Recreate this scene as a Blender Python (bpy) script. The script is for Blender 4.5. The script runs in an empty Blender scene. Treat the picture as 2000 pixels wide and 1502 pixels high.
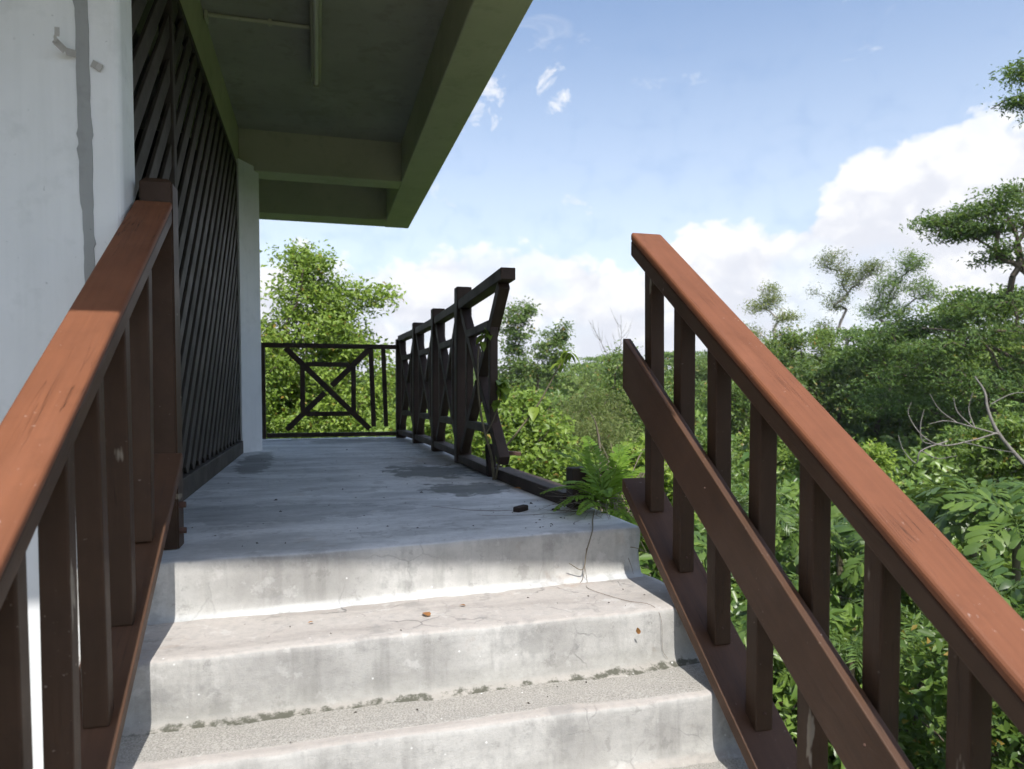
import bpy, bmesh, math, random
import numpy as np
from mathutils import Vector, Matrix, noise as mnoise

R = math.radians
sc = bpy.context.scene
COL = sc.collection

# ------------------------------------------------------------------ camera
cam = bpy.data.cameras.new('camera')
cam.sensor_width = 36.0
cam.lens = 25.2
cam.shift_y = 0.0365
cam.clip_start = 0.02
cam.clip_end = 3000
cam.dof.use_dof = True
cam.dof.focus_distance = 2.7
cam.dof.aperture_fstop = 4.8
camo = bpy.data.objects.new('camera', cam)
camo.location = (0, 0, 0.48)
camo.rotation_euler = (R(87.709), 0, R(-15.136))
COL.objects.link(camo)
sc.camera = camo

# ------------------------------------------------------------------ light
SUN_EL = 56.3
sun = bpy.data.lights.new('sun', 'SUN')
sun.energy = 2.9
sun.angle = R(0.55)
sun.color = (1.0, 0.965, 0.92)
suno = bpy.data.objects.new('sun', sun)
sd = Vector((0.017, math.cos(R(SUN_EL)), -math.sin(R(SUN_EL))))   # travels along +Y, down
suno.rotation_euler = sd.to_track_quat('-Z', 'Y').to_euler()
suno.location = (0, -20, 30)
COL.objects.link(suno)

sc.view_settings.view_transform = 'Standard'
sc.view_settings.look = 'None'
sc.view_settings.gamma = 1.0
sc.view_settings.exposure = 0.9
sc.view_settings.use_curve_mapping = False
sc.cycles.max_bounces = 5
sc.cycles.diffuse_bounces = 3
sc.cycles.glossy_bounces = 2
sc.cycles.transmission_bounces = 3
sc.cycles.caustics_reflective = False
sc.cycles.caustics_refractive = False
sc.cycles.use_adaptive_sampling = True
sc.cycles.adaptive_threshold = 0.03
sc.cycles.use_denoising = True


# ------------------------------------------------------------------ node helper
class NT:
    def __init__(self, tree):
        self.t = tree
        self.n = tree.nodes
        self.l = tree.links

    def node(self, typ, **kw):
        n = self.n.new(typ)
        for k, v in kw.items():
            setattr(n, k, v)
        return n

    def put(self, sock, v):
        if isinstance(v, bpy.types.NodeSocket):
            self.l.new(v, sock)
        elif v is not None:
            if sock.type == 'RGBA' and not isinstance(v, (int, float)) and len(v) == 3:
                v = (*v, 1)
            sock.default_value = v

    def math(self, op, a, b=None, c=None, clamp=False):
        n = self.node('ShaderNodeMath', operation=op, use_clamp=clamp)
        for i, v in enumerate((a, b, c)):
            self.put(n.inputs[i], v)
        return n.outputs[0]

    def mapr(self, v, a, b, c=0.0, d=1.0, smooth=False):
        n = self.node('ShaderNodeMapRange', clamp=True)
        if smooth:
            n.interpolation_type = 'SMOOTHSTEP'
        for i, x in enumerate((v, a, b, c, d)):
            self.put(n.inputs[i], x)
        return n.outputs[0]

    def noise(self, vec, scale, detail=3.0, rough=0.55, dist=0.0, dim='3D', w=None):
        n = self.node('ShaderNodeTexNoise', noise_dimensions=dim)
        if vec is not None:
            self.put(n.inputs['Vector'], vec)
        self.put(n.inputs['Scale'], scale)
        self.put(n.inputs['Detail'], detail)
        self.put(n.inputs['Roughness'], rough)
        self.put(n.inputs['Distortion'], dist)
        if w is not None:
            self.put(n.inputs['W'], w)
        return n.outputs['Fac']

    def vmul(self, vec, s):
        n = self.node('ShaderNodeVectorMath', operation='MULTIPLY')
        self.put(n.inputs[0], vec)
        self.put(n.inputs[1], s)
        return n.outputs[0]

    def vadd(self, vec, s):
        n = self.node('ShaderNodeVectorMath', operation='ADD')
        self.put(n.inputs[0], vec)
        self.put(n.inputs[1], s)
        return n.outputs[0]

    def comb(self, x, y, z):
        n = self.node('ShaderNodeCombineXYZ')
        for i, v in enumerate((x, y, z)):
            self.put(n.inputs[i], v)
        return n.outputs[0]

    def sep(self, v):
        n = self.node('ShaderNodeSeparateXYZ')
        self.put(n.inputs[0], v)
        return n.outputs

    def mix(self, f, a, b, blend='MIX'):
        n = self.node('ShaderNodeMix', data_type='RGBA', blend_type=blend)
        self.put(n.inputs[0], f)
        self.put(n.inputs[6], a)
        self.put(n.inputs[7], b)
        return n.outputs[2]


# ------------------------------------------------------------------ world: clear sky with a cumulus bank round the horizon
world = bpy.data.worlds.new('World')
sc.world = world
world.use_nodes = True
world.cycles.sampling_method = 'MANUAL'
world.cycles.sample_map_resolution = 512
w = NT(world.node_tree)
w.n.clear()
sky = w.node('ShaderNodeTexSky', sky_type='NISHITA', sun_disc=False)
sky.sun_elevation = R(SUN_EL)
sky.sun_rotation = R(180)
sky.air_density = 1.0
sky.dust_density = 1.2
sky.ozone_density = 1.0
bg_sky = w.node('ShaderNodeBackground')
w.put(bg_sky.inputs['Color'], sky.outputs[0])
bg_sky.inputs['Strength'].default_value = 0.12
tc = w.node('ShaderNodeTexCoord')
dx, dy, dz = w.sep(tc.outputs['Generated'])
az = w.math('MULTIPLY', w.math('ARCTAN2', dx, dy), 180 / math.pi)         # bearing, degrees
el = w.math('MULTIPLY', w.math('ARCSINE', dz), 180 / math.pi)
fc = w.node('ShaderNodeFloatCurve')                                       # height of the cloud bank by bearing
crv = fc.mapping.curves[0]
BANK = [(-180, 13), (-140, 16), (-110, 11), (-75, 14), (-45, 12), (-20, 10.5), (-8, 9.3), (0, 11.0), (6, 10.8), (11, 12.2), (16, 12.2), (21, 11.4),
        (24.5, 10.2), (28, 12.2), (32, 13.0), (36, 12.7), (38.5, 15.4), (43, 17.5), (49, 17.9), (58, 16.5), (72, 18.5), (95, 13.5), (120, 16.5),
        (150, 12), (180, 13)]
while len(crv.points) < len(BANK):
    crv.points.new(0.5, 0.5)
for p_, (a_, t_) in zip(crv.points, BANK):
    p_.location = ((a_ + 180) / 360, t_ / 30)
fc.mapping.update()
w.put(fc.inputs['Value'], w.mapr(az, -180, 180))
top = w.math('MULTIPLY', fc.outputs[0], 30.0)
cv = w.comb(w.math('MULTIPLY', az, 0.10), w.math('MULTIPLY', el, 0.13), 0.0)
n1 = w.noise(cv, 1.6, 6, 0.60, 0.25, dim='2D')
vor = w.node('ShaderNodeTexVoronoi', feature='SMOOTH_F1', voronoi_dimensions='2D')
warp = w.node('ShaderNodeTexNoise', noise_dimensions='2D')
w.put(warp.inputs['Vector'], cv)
warp.inputs['Scale'].default_value = 4.0
warp.inputs['Detail'].default_value = 4.0
cvw = w.vadd(cv, w.vmul(warp.outputs['Color'], (0.22, 0.22, 0.0)))
w.put(vor.inputs['Vector'], cvw)
vor.inputs['Scale'].default_value = 4.2
vor.inputs['Smoothness'].default_value = 0.35
vor2 = w.node('ShaderNodeTexVoronoi', feature='F1', voronoi_dimensions='2D')
w.put(vor2.inputs['Vector'], cvw)
vor2.inputs['Scale'].default_value = 10.0
puff = w.math('SUBTRACT', 0.62, w.math('ADD', w.math('MULTIPLY', vor.outputs['Distance'], 0.75), w.math('MULTIPLY', vor2.outputs['Distance'], 0.3)))
edge = w.math('ADD', top, w.math('ADD', w.math('MULTIPLY', w.math('SUBTRACT', n1, 0.5), 4.0), w.math('MULTIPLY', puff, 2.6)))
depth = w.math('SUBTRACT', edge, el)                                      # degrees below the ragged top
bank = w.mapr(depth, 0.1, 1.9, 0, 1, smooth=True)
# gaps lower in the bank, thinner to the left
n2 = w.noise(cv, 0.9, 3, 0.55, 0.0, dim='2D')
thin = w.mapr(n2, 0.36, 0.52, 0.80, 1.0, smooth=True)
bank = w.math('MULTIPLY', bank, thin)
# thin wisps and small puffs higher up
cw = w.comb(w.math('MULTIPLY', az, 0.05), w.math('MULTIPLY', el, 0.13), 0.0)
n3 = w.noise(cw, 2.2, 5, 0.62, 0.6, dim='2D')
n4 = w.noise(cv, 5.0, 5, 0.62, 0.3, dim='2D')
wisp = w.mapr(n3, 0.56, 0.85, 0, 0.45, smooth=True)


def small_cloud(a0, e0, sa, se, amt):
    u = w.math('DIVIDE', w.math('SUBTRACT', az, a0), sa)
    v = w.math('DIVIDE', w.math('SUBTRACT', el, e0), se)
    r2 = w.math('ADD', w.math('MULTIPLY', u, u), w.math('MULTIPLY', v, v))
    g = w.math('SUBTRACT', 1.0, w.math('MULTIPLY', r2, 0.55))
    g = w.math('ADD', g, w.math('MULTIPLY', w.math('SUBTRACT', n4, 0.55), 3.0))
    return w.mapr(g, 0.25, 1.3, 0, amt, smooth=True)


puffs = None
for spec in ((12.5, 22.5, 2.6, 3.2, 0.75), (18.4, 22.5, 1.5, 1.8, 0.85), (20.5, 14.6, 2.0, 1.3, 0.55), (9.5, 15.0, 1.6, 1.0, 0.5), (27, 22.6, 4.5, 0.7, 0.3),
             (-35, 24, 3, 2, 0.8), (75, 26, 4, 2, 0.8), (110, 24, 3, 3, 0.7), (-80, 27, 3, 2, 0.8), (-130, 24, 4, 2.5, 0.8), (160, 25, 3, 2, 0.7)):
    g_ = small_cloud(*spec)
    puffs = g_ if puffs is None else w.math('MAXIMUM', puffs, g_)
# white haze near the horizon
hz = w.mapr(el, 0, 34, 0.55, 0.0, smooth=True)
cover = w.math('MAXIMUM', w.math('MAXIMUM', bank, puffs), w.math('MAXIMUM', wisp, hz))
# shading inside the bank: bright rims and tops, grey-lilac bodies
shade = w.math('ADD', w.math('MULTIPLY', puff, 0.9), w.math('ADD', w.math('MULTIPLY', w.math('SUBTRACT', n1, 0.5), 1.3), w.mapr(depth, 0.3, 6.0, 0.55, 0.12)))
ccol = w.mix(w.mapr(shade, 0.1, 0.75, 0, 1, smooth=True), (0.76, 0.78, 0.85), (0.98, 0.98, 0.99))
bg_c = w.node('ShaderNodeBackground')
w.put(bg_c.inputs['Color'], ccol)
bg_c.inputs['Strength'].default_value = 0.60
mixs = w.node('ShaderNodeMixShader')
w.put(mixs.inputs[0], cover)
w.l.new(bg_sky.outputs[0], mixs.inputs[1])
w.l.new(bg_c.outputs[0], mixs.inputs[2])
wo = w.node('ShaderNodeOutputWorld')
w.l.new(mixs.outputs[0], wo.inputs[0])


# ------------------------------------------------------------------ materials
def newmat(name):
    m = bpy.data.materials.new(name)
    m.use_nodes = True
    t = NT(m.node_tree)
    bs = t.n['Principled BSDF']
    return m, t, bs


def wood_mat(name, col, col2, rough=0.5, crack=0.5, specks=0.0, bare=0.0):
    m, t, bs = newmat(name)
    tcn = t.node('ShaderNodeTexCoord')
    oi = t.node('ShaderNodeObjectInfo')
    v = t.vadd(tcn.outputs['Object'], t.vmul(t.comb(oi.outputs['Random'], oi.outputs['Random'], oi.outputs['Random']), (13.1, 7.7, 5.3)))
    big = t.noise(v, 5.0, 5, 0.6)
    grain = t.noise(t.vmul(v, (60, 2.5, 60)), 1.0, 4, 0.6, 0.5)
    c = t.mix(t.mapr(big, 0.3, 0.7), col, col2)
    c = t.mix(t.mapr(grain, 0.35, 0.7, 0.0, 0.35), c, tuple(x * 0.55 for x in col))
    ck = t.noise(t.vmul(v, (34, 0.9, 34)), 1.0, 3, 0.55, 1.2)
    ckm = t.math('MULTIPLY', t.mapr(t.math('ABSOLUTE', t.math('SUBTRACT', ck, 0.5)), 0.0, 0.012, 1, 0), t.mapr(t.noise(v, 3.2, 2), 0.5, 0.66))
    ckm = t.math('MULTIPLY', ckm, crack)
    c = t.mix(ckm, c, tuple(x * 0.22 for x in col))
    # pale scuffs and specks of old paint
    sp = t.noise(v, 95, 2, 0.5)
    spm = t.math('MULTIPLY', t.mapr(sp, 0.70, 0.76), t.mapr(t.noise(v, 7, 3), 0.48, 0.6))
    spm = t.math('MULTIPLY', spm, specks)
    c = t.mix(spm, c, (0.55, 0.46, 0.40))
    if bare:
        bm_ = t.math('MULTIPLY', t.mapr(t.noise(t.vmul(v, (9, 2.2, 9)), 1.4, 4, 0.6), 0.66, 0.69), bare)
        c = t.mix(bm_, c, (0.26, 0.22, 0.17))
    worn = t.noise(t.vmul(v, (7, 1.6, 7)), 1.0, 4, 0.68)
    c = t.mix(t.mapr(worn, 0.55, 0.66, 0, 0.16), c, tuple(min(1.0, x * 1.35 + 0.02) for x in col))
    c = t.mix(t.mapr(worn, 0.42, 0.34, 0, 0.25), c, tuple(x * 0.5 for x in col2))
    dirt = t.mapr(t.noise(v, 14, 5, 0.65), 0.52, 0.8, 0, 0.4)
    c = t.mix(dirt, c, tuple(x * 0.6 for x in col2))
    t.put(bs.inputs['Base Color'], c)
    t.put(bs.inputs['Roughness'], t.mapr(big, 0.2, 0.8, rough - 0.08, rough + 0.14))
    bs.inputs['Specular IOR Level'].default_value = 0.22
    b = t.node('ShaderNodeBump')
    b.inputs['Strength'].default_value = 0.45
    b.inputs['Distance'].default_value = 0.004
    t.put(b.inputs['Height'], t.math('SUBTRACT', t.math('ADD', t.math('MULTIPLY', grain, 0.35), t.math('MULTIPLY', big, 0.3)), t.math('MULTIPLY', ckm, 0.8)))
    t.l.new(b.outputs[0], bs.inputs['Normal'])
    return m


M = {}
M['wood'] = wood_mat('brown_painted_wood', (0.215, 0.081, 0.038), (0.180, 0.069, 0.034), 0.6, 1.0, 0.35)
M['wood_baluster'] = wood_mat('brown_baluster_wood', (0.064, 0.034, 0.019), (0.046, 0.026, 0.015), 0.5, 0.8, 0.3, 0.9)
M['wood_shaded'] = wood_mat('shaded_rail_wood', (0.085, 0.045, 0.026), (0.065, 0.036, 0.021), 0.5, 0.8, 0.3)  # darker copy of the handrail paint, shade of its sides put into the colour
M['wood_plank'] = wood_mat('brown_plank_wood', (0.105, 0.054, 0.031), (0.080, 0.042, 0.025), 0.5, 0.5, 0.3)
M['fence'] = wood_mat('weathered_fence_wood', (0.060, 0.038, 0.029), (0.042, 0.030, 0.024), 0.6, 0.8, 0.2)
M['lattice'] = wood_mat('dark_lattice_wood', (0.066, 0.055, 0.045), (0.042, 0.036, 0.030), 0.6, 0.3, 0.2)
M['rotten'] = wood_mat('rotten_wood', (0.05, 0.035, 0.028), (0.025, 0.02, 0.018), 0.85, 1.0, 0.2)


def concrete_mat(name, floor=False):
    m, t, bs = newmat(name)
    g = t.node('ShaderNodeNewGeometry')
    P = g.outputs['Position']
    N = g.outputs['Normal']
    nz = t.math('ABSOLUTE', t.sep(N)[2])
    X, Y, Z = t.sep(P)
    big = t.noise(P, 2.6, 5, 0.62)
    streak = t.noise(t.vmul(P, (1.3, 9.0, 14.0)), 1.0, 5, 0.62)
    fine = t.noise(P, 42, 5, 0.65)
    grit = t.noise(P, 260, 2, 0.6)
    riser = t.mix(t.mapr(big, 0.38, 0.60), (0.37, 0.36, 0.335), (0.55, 0.54, 0.505))
    tread = t.mix(t.mapr(streak, 0.34, 0.66), (0.36, 0.33, 0.30), (0.52, 0.48, 0.44))
    if floor:
        tread = t.mix(t.mapr(t.noise(t.vmul(P, (1.0, 2.4, 1.0)), 1.5, 5, 0.66), 0.38, 0.60), (0.42, 0.43, 0.425), (0.68, 0.69, 0.68))
    c = t.mix(t.mapr(nz, 0.45, 0.8), riser, tread)
    c = t.mix(t.mapr(streak, 0.5, 0.75, 0, 0.12 if floor else 0.45), c, (0.30, 0.29, 0.27))
    c = t.mix(t.mapr(fine, 0.45, 0.75, 0, 0.25 if floor else 0.4), c, (0.24, 0.24, 0.23))
    c = t.mix(t.mapr(grit, 0.55, 0.75, 0, 0.22), c, (0.16, 0.16, 0.155))
    # grey grime blotches
    bl = t.noise(t.vadd(P, (4.2, 1.1, 0.3)), 5.5, 5, 0.68)
    c = t.mix(t.mapr(bl, 0.57, 0.64, 0, 0.38), c, (0.20, 0.20, 0.19))
    pk = t.noise(t.vadd(P, (0.7, 3.3, 8.8)), 13, 5, 0.72)
    c = t.mix(t.mapr(pk, 0.60, 0.66, 0, 0.4), c, (0.19, 0.185, 0.17))
    c = t.mix(t.mapr(pk, 0.40, 0.34, 0, 0.4), c, (0.60, 0.59, 0.56))
    # drips down the risers
    dr = t.noise(t.vmul(t.vadd(P, (7.1, 0.4, 0.0)), (15, 3, 1.6)), 1.0, 4, 0.65)
    c = t.mix(t.math('MULTIPLY', t.mapr(dr, 0.52, 0.70, 0, 0.42), t.mapr(nz, 0.4, 0.7, 1, 0)), c, (0.19, 0.185, 0.17))
    # rust-brown tint
    rb = t.noise(t.vadd(P, (1.7, 9.1, 2.3)), 4.0, 5, 0.7)
    c = t.mix(t.mapr(rb, 0.63, 0.78, 0, 0.5), c, (0.30, 0.20, 0.13))
    # hairline cracks
    dn = t.node('ShaderNodeTexNoise')
    t.put(dn.inputs['Vector'], P)
    dn.inputs['Scale'].default_value = 6.0
    dn.inputs['Detail'].default_value = 5.0
    pv = t.vadd(P, t.vmul(dn.outputs['Color'], (0.16, 0.16, 0.16)))
    vo = t.node('ShaderNodeTexVoronoi', feature='DISTANCE_TO_EDGE')
    t.put(vo.inputs['Vector'], pv)
    vo.inputs['Scale'].default_value = 5.5
    ck = t.math('MULTIPLY', t.mapr(vo.outputs['Distance'], 0.004, 0.020, 1, 0), t.mapr(t.noise(t.vadd(P, (2, 5, 1)), 2.4, 3), 0.5, 0.62))
    c = t.mix(t.math('MULTIPLY', ck, 0.25 if floor else 0.7), c, (0.10, 0.10, 0.10))
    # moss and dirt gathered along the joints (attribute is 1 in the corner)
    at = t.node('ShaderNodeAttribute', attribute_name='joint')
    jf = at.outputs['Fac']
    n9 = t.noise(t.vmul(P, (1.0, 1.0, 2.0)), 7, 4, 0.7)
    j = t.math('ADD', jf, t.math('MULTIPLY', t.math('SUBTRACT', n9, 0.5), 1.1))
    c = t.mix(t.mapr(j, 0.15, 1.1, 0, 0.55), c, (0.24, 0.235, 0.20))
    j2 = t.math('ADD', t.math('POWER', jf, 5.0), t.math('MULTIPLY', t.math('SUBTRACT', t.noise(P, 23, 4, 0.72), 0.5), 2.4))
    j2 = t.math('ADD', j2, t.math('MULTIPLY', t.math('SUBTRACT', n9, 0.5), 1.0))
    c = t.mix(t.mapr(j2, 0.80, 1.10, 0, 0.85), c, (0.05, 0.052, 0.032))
    # rough treads where the skim coat has worn off
    aw = t.node('ShaderNodeAttribute', attribute_name='worn')
    wn = t.mapr(t.math('ADD', aw.outputs['Fac'], t.math('MULTIPLY', t.math('SUBTRACT', streak, 0.5), 1.6)), 0.55, 0.7)
    agg = t.mix(t.mapr(t.noise(P, 230, 2, 0.7), 0.36, 0.64), (0.17, 0.165, 0.145), (0.44, 0.425, 0.385))
    c = t.mix(t.math('MULTIPLY', wn, 0.72), c, agg)
    # white plaster specks
    vs = t.node('ShaderNodeTexVoronoi')
    t.put(vs.inputs['Vector'], t.vmul(P, (1, 1, 1)))
    vs.inputs['Scale'].default_value = 38.0
    vc = t.sep(vs.outputs['Color'])
    ws = t.math('MULTIPLY', t.mapr(vs.outputs['Distance'], 0.05, 0.13, 1, 0), t.math('GREATER_THAN', vc[0], 0.80 if not floor else 0.96))
    ws = t.math('MULTIPLY', ws, t.mapr(t.noise(P, 3.5, 2), 0.46, 0.58))
    c = t.mix(ws, c, (0.80, 0.80, 0.78))
    if floor:
        def stain(x0, y0, sx, sy, amt, col):
            u = t.math('DIVIDE', t.math('SUBTRACT', X, x0), sx)
            v = t.math('DIVIDE', t.math('SUBTRACT', Y, y0), sy)
            r2 = t.math('ADD', t.math('MULTIPLY', u, u), t.math('MULTIPLY', v, v))
            r2 = t.math('ADD', r2, t.math('MULTIPLY', t.math('SUBTRACT', bl, 0.5), 5.0))
            return t.mapr(r2, 0.65, 1.0, amt, 0, smooth=True), col
        for s in ((0.70, 4.35, 0.30, 0.42, 0.72, (0.055, 0.062, 0.055)), (0.74, 3.50, 0.26, 0.26, 0.7, (0.05, 0.058, 0.05)), (0.80, 5.1, 0.20, 0.5, 0.45, (0.16, 0.11, 0.06)),
                  (-0.42, 5.3, 0.12, 0.8, 0.6, (0.06, 0.06, 0.05)), (0.45, 7.3, 0.6, 0.25, 0.5, (0.09, 0.10, 0.10)), (-0.2, 3.0, 0.5, 0.25, 0.35, (0.12, 0.13, 0.14))):
            f_, col_ = stain(*s)
            c = t.mix(f_, c, col_)
    t.put(bs.inputs['Base Color'], c)
    t.put(bs.inputs['Roughness'], t.mapr(big, 0.3, 0.7, 0.55 if floor else 0.72, 0.72 if floor else 0.9))
    bs.inputs['Specular IOR Level'].default_value = 0.4
    b = t.node('ShaderNodeBump')
    b.inputs['Strength'].default_value = 0.5
    b.inputs['Distance'].default_value = 0.004 if not floor else 0.002
    hgt = t.math('ADD', t.math('MULTIPLY', fine, 0.6), t.math('MULTIPLY', grit, 0.35))
    hgt = t.math('ADD', hgt, t.math('MULTIPLY', wn, t.math('MULTIPLY', t.noise(P, 230, 2, 0.7), 1.2)))
    hgt = t.math('SUBTRACT', t.math('ADD', hgt, t.math('MULTIPLY', streak, 0.5)), t.math('MULTIPLY', ck, 0.5))
    t.put(b.inputs['Height'], hgt)
    t.l.new(b.outputs[0], bs.inputs['Normal'])
    return m


M['concrete'] = concrete_mat('stair_concrete')
M['floor'] = concrete_mat('walkway_concrete', True)


def paint_mat(name, col, dirtcol, dirt=0.3, rough=0.75, streaks=0.0):
    m, t, bs = newmat(name)
    g = t.node('ShaderNodeNewGeometry')
    P = g.outputs['Position']
    a = t.noise(P, 1.8, 5, 0.6)
    b_ = t.noise(P, 9, 4, 0.68)
    f = t.noise(P, 120, 2, 0.5)
    c = t.mix(t.mapr(a, 0.35, 0.75, 0, dirt), col, dirtcol)
    c = t.mix(t.mapr(b_, 0.56, 0.76, 0, dirt), c, dirtcol)
    if streaks:
        s = t.noise(t.vmul(P, (14, 14, 0.7)), 1.0, 4, 0.6)
        c = t.mix(t.mapr(s, 0.52, 0.75, 0, streaks), c, dirtcol)
    st_ = t.noise(t.vadd(P, (3.0, 1.0, 6.0)), 3.3, 5, 0.7)
    c = t.mix(t.mapr(st_, 0.57, 0.63, 0, dirt * 0.6), c, dirtcol)
    sp = t.math('MULTIPLY', t.mapr(t.noise(P, 60, 2), 0.73, 0.77), 0.5)
    c = t.mix(sp, c, tuple(x * 0.4 for x in dirtcol))
    t.put(bs.inputs['Base Color'], c)
    bs.inputs['Roughness'].default_value = rough
    bs.inputs['Specular IOR Level'].default_value = 0.3
    bp = t.node('ShaderNodeBump')
    bp.inputs['Strength'].default_value = 0.25
    bp.inputs['Distance'].default_value = 0.003
    t.put(bp.inputs['Height'], t.math('ADD', t.math('MULTIPLY', b_, 1.0), t.math('MULTIPLY', f, 0.3)))
    t.l.new(bp.outputs[0], bs.inputs['Normal'])
    return m


M['white'] = paint_mat('white_wall_paint', (0.83, 0.84, 0.83), (0.58, 0.60, 0.58), 0.4, 0.8, 0.25)
M['trace'] = paint_mat('bare_plaster', (0.36, 0.37, 0.36), (0.25, 0.25, 0.24), 0.6, 0.9, 0.2)
M['soffit'] = paint_mat('olive_soffit_paint', (0.36, 0.36, 0.28), (0.22, 0.225, 0.165), 0.6, 0.8)
M['beam'] = paint_mat('green_beam_paint', (0.48, 0.495, 0.325), (0.32, 0.335, 0.20), 0.55, 0.8)
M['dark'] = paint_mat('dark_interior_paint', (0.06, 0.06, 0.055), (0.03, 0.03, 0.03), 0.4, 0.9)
M['galv'] = paint_mat('bent_galvanised_metal', (0.50, 0.49, 0.46), (0.24, 0.19, 0.15), 0.6, 0.5)
M['enamel'] = paint_mat('aged_enamel', (0.42, 0.42, 0.28), (0.26, 0.26, 0.17), 0.4, 0.4)
M['tube'] = paint_mat('dusty_lamp_tube', (0.55, 0.55, 0.45), (0.4, 0.4, 0.32), 0.3, 0.3)
M['rust'] = paint_mat('rusty_iron', (0.10, 0.055, 0.04), (0.05, 0.03, 0.025), 0.6, 0.8)


def leaf_mat(name, dark, light, tip=None, trans=0.3, rough=0.42, spec=0.35):
    m, t, bs = newmat(name)
    at = t.node('ShaderNodeAttribute', attribute_name='lv')
    g = t.node('ShaderNodeNewGeometry')
    lv = at.outputs['Fac']
    patch = t.noise(g.outputs['Position'], 0.55, 2, 0.6)
    f = t.math('ADD', t.math('MULTIPLY', lv, 0.75), t.math('MULTIPLY', t.math('SUBTRACT', patch, 0.5), 1.1), clamp=True)
    c = t.mix(f, dark, light)
    oi = t.node('ShaderNodeObjectInfo')
    c = t.mix(1.0, c, t.mix(oi.outputs['Random'], (0.78, 0.80, 0.85), (1.18, 1.12, 1.0)), 'MULTIPLY')
    if tip:
        c = t.mix(t.mapr(lv, 0.965, 0.985), c, tip)
    t.put(bs.inputs['Base Color'], c)
    bs.inputs['Roughness'].default_value = rough
    bs.inputs['Specular IOR Level'].default_value = spec
    tr = t.node('ShaderNodeBsdfTranslucent')
    t.put(tr.inputs['Color'], t.mix(0.5, c, (0.30, 0.42, 0.06), 'MIX'))
    mx = t.node('ShaderNodeMixShader')
    mx.inputs[0].default_value = trans
    out = t.n['Material Output']
    t.l.new(bs.outputs[0], mx.inputs[1])
    t.l.new(tr.outputs[0], mx.inputs[2])
    t.l.new(mx.outputs[0], out.inputs[0])
    return m


YEL = (0.30, 0.20, 0.04)
M['leaf_bright'] = leaf_mat('bright_leaf', (0.125, 0.21, 0.028), (0.30, 0.42, 0.07), YEL, 0.38)
M['leaf_mid'] = leaf_mat('mid_green_leaf', (0.080, 0.145, 0.026), (0.225, 0.325, 0.06), YEL, 0.35)
M['leaf_dark'] = leaf_mat('dark_green_leaf', (0.058, 0.112, 0.024), (0.165, 0.25, 0.055), YEL, 0.33)
M['leaf_feather'] = leaf_mat('feathery_leaf', (0.080, 0.155, 0.042), (0.225, 0.34, 0.09), None, 0.42, 0.5, 0.25)
M['leaf_pale'] = leaf_mat('pale_olive_leaf', (0.125, 0.165, 0.05), (0.27, 0.32, 0.115), (0.25, 0.16, 0.07), 0.3, 0.55, 0.2)
M['leaf_palm'] = leaf_mat('glossy_palm_leaf', (0.048, 0.100, 0.020), (0.165, 0.255, 0.050), YEL, 0.3, 0.38, 0.4)
M['leaf_fern'] = leaf_mat('fern_leaf', (0.14, 0.27, 0.03), (0.27, 0.44, 0.07), (0.25, 0.15, 0.05), 0.5, 0.5, 0.25)
M['leaf_under'] = leaf_mat('undergrowth_leaf', (0.055, 0.118, 0.023), (0.205, 0.31, 0.062), (0.22, 0.17, 0.06), 0.25, 0.36, 0.4)
M['leaf_far'] = leaf_mat('distant_leaf', (0.085, 0.145, 0.045), (0.22, 0.295, 0.09), None, 0.3, 0.6, 0.15)
M['dry'] = leaf_mat('dry_leaf', (0.22, 0.10, 0.04), (0.42, 0.20, 0.08), None, 0.15, 0.7, 0.2)
M['straw'] = leaf_mat('dry_stalk', (0.22, 0.19, 0.14), (0.42, 0.39, 0.31), None, 0.1, 0.6, 0.25)


def bark_mat(name, a, b):
    m, t, bs = newmat(name)
    g = t.node('ShaderNodeNewGeometry')
    v = t.vmul(g.outputs['Position'], (9, 9, 2.5))
    n = t.noise(v, 1.5, 5, 0.65)
    t.put(bs.inputs['Base Color'], t.mix(t.mapr(n, 0.3, 0.7), a, b))
    bs.inputs['Roughness'].default_value = 0.85
    bp = t.node('ShaderNodeBump')
    bp.inputs['Strength'].default_value = 0.5
    bp.inputs['Distance'].default_value = 0.02
    t.put(bp.inputs['Height'], n)
    t.l.new(bp.outputs[0], bs.inputs['Normal'])
    return m


M['bark'] = bark_mat('brown_bark', (0.07, 0.05, 0.035), (0.16, 0.125, 0.09))
M['bark_pale'] = bark_mat('pale_bark', (0.30, 0.26, 0.21), (0.55, 0.50, 0.43))
M['bark_grey'] = bark_mat('grey_dead_wood', (0.12, 0.105, 0.09), (0.25, 0.23, 0.20))
M['stem'] = bark_mat('green_brown_stem', (0.10, 0.085, 0.05), (0.17, 0.15, 0.09))
M['root'] = bark_mat('dry_root', (0.13, 0.10, 0.08), (0.30, 0.26, 0.21))


def ground_mat():
    m, t, bs = newmat('leaf_litter_ground')
    g = t.node('ShaderNodeNewGeometry')
    P = g.outputs['Position']
    a = t.noise(P, 0.35, 4, 0.6)
    b_ = t.noise(P, 6, 4, 0.7)
    c = t.mix(t.mapr(a, 0.35, 0.65), (0.035, 0.055, 0.018), (0.075, 0.085, 0.03))
    c = t.mix(t.mapr(b_, 0.45, 0.7, 0, 0.7), c, (0.06, 0.045, 0.03))
    t.put(bs.inputs['Base Color'], c)
    bs.inputs['Roughness'].default_value = 0.95
    bp = t.node('ShaderNodeBump')
    bp.inputs['Strength'].default_value = 0.8
    bp.inputs['Distance'].default_value = 0.1
    t.put(bp.inputs['Height'], b_)
    t.l.new(bp.outputs[0], bs.inputs['Normal'])
    return m


M['ground'] = ground_mat()


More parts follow.
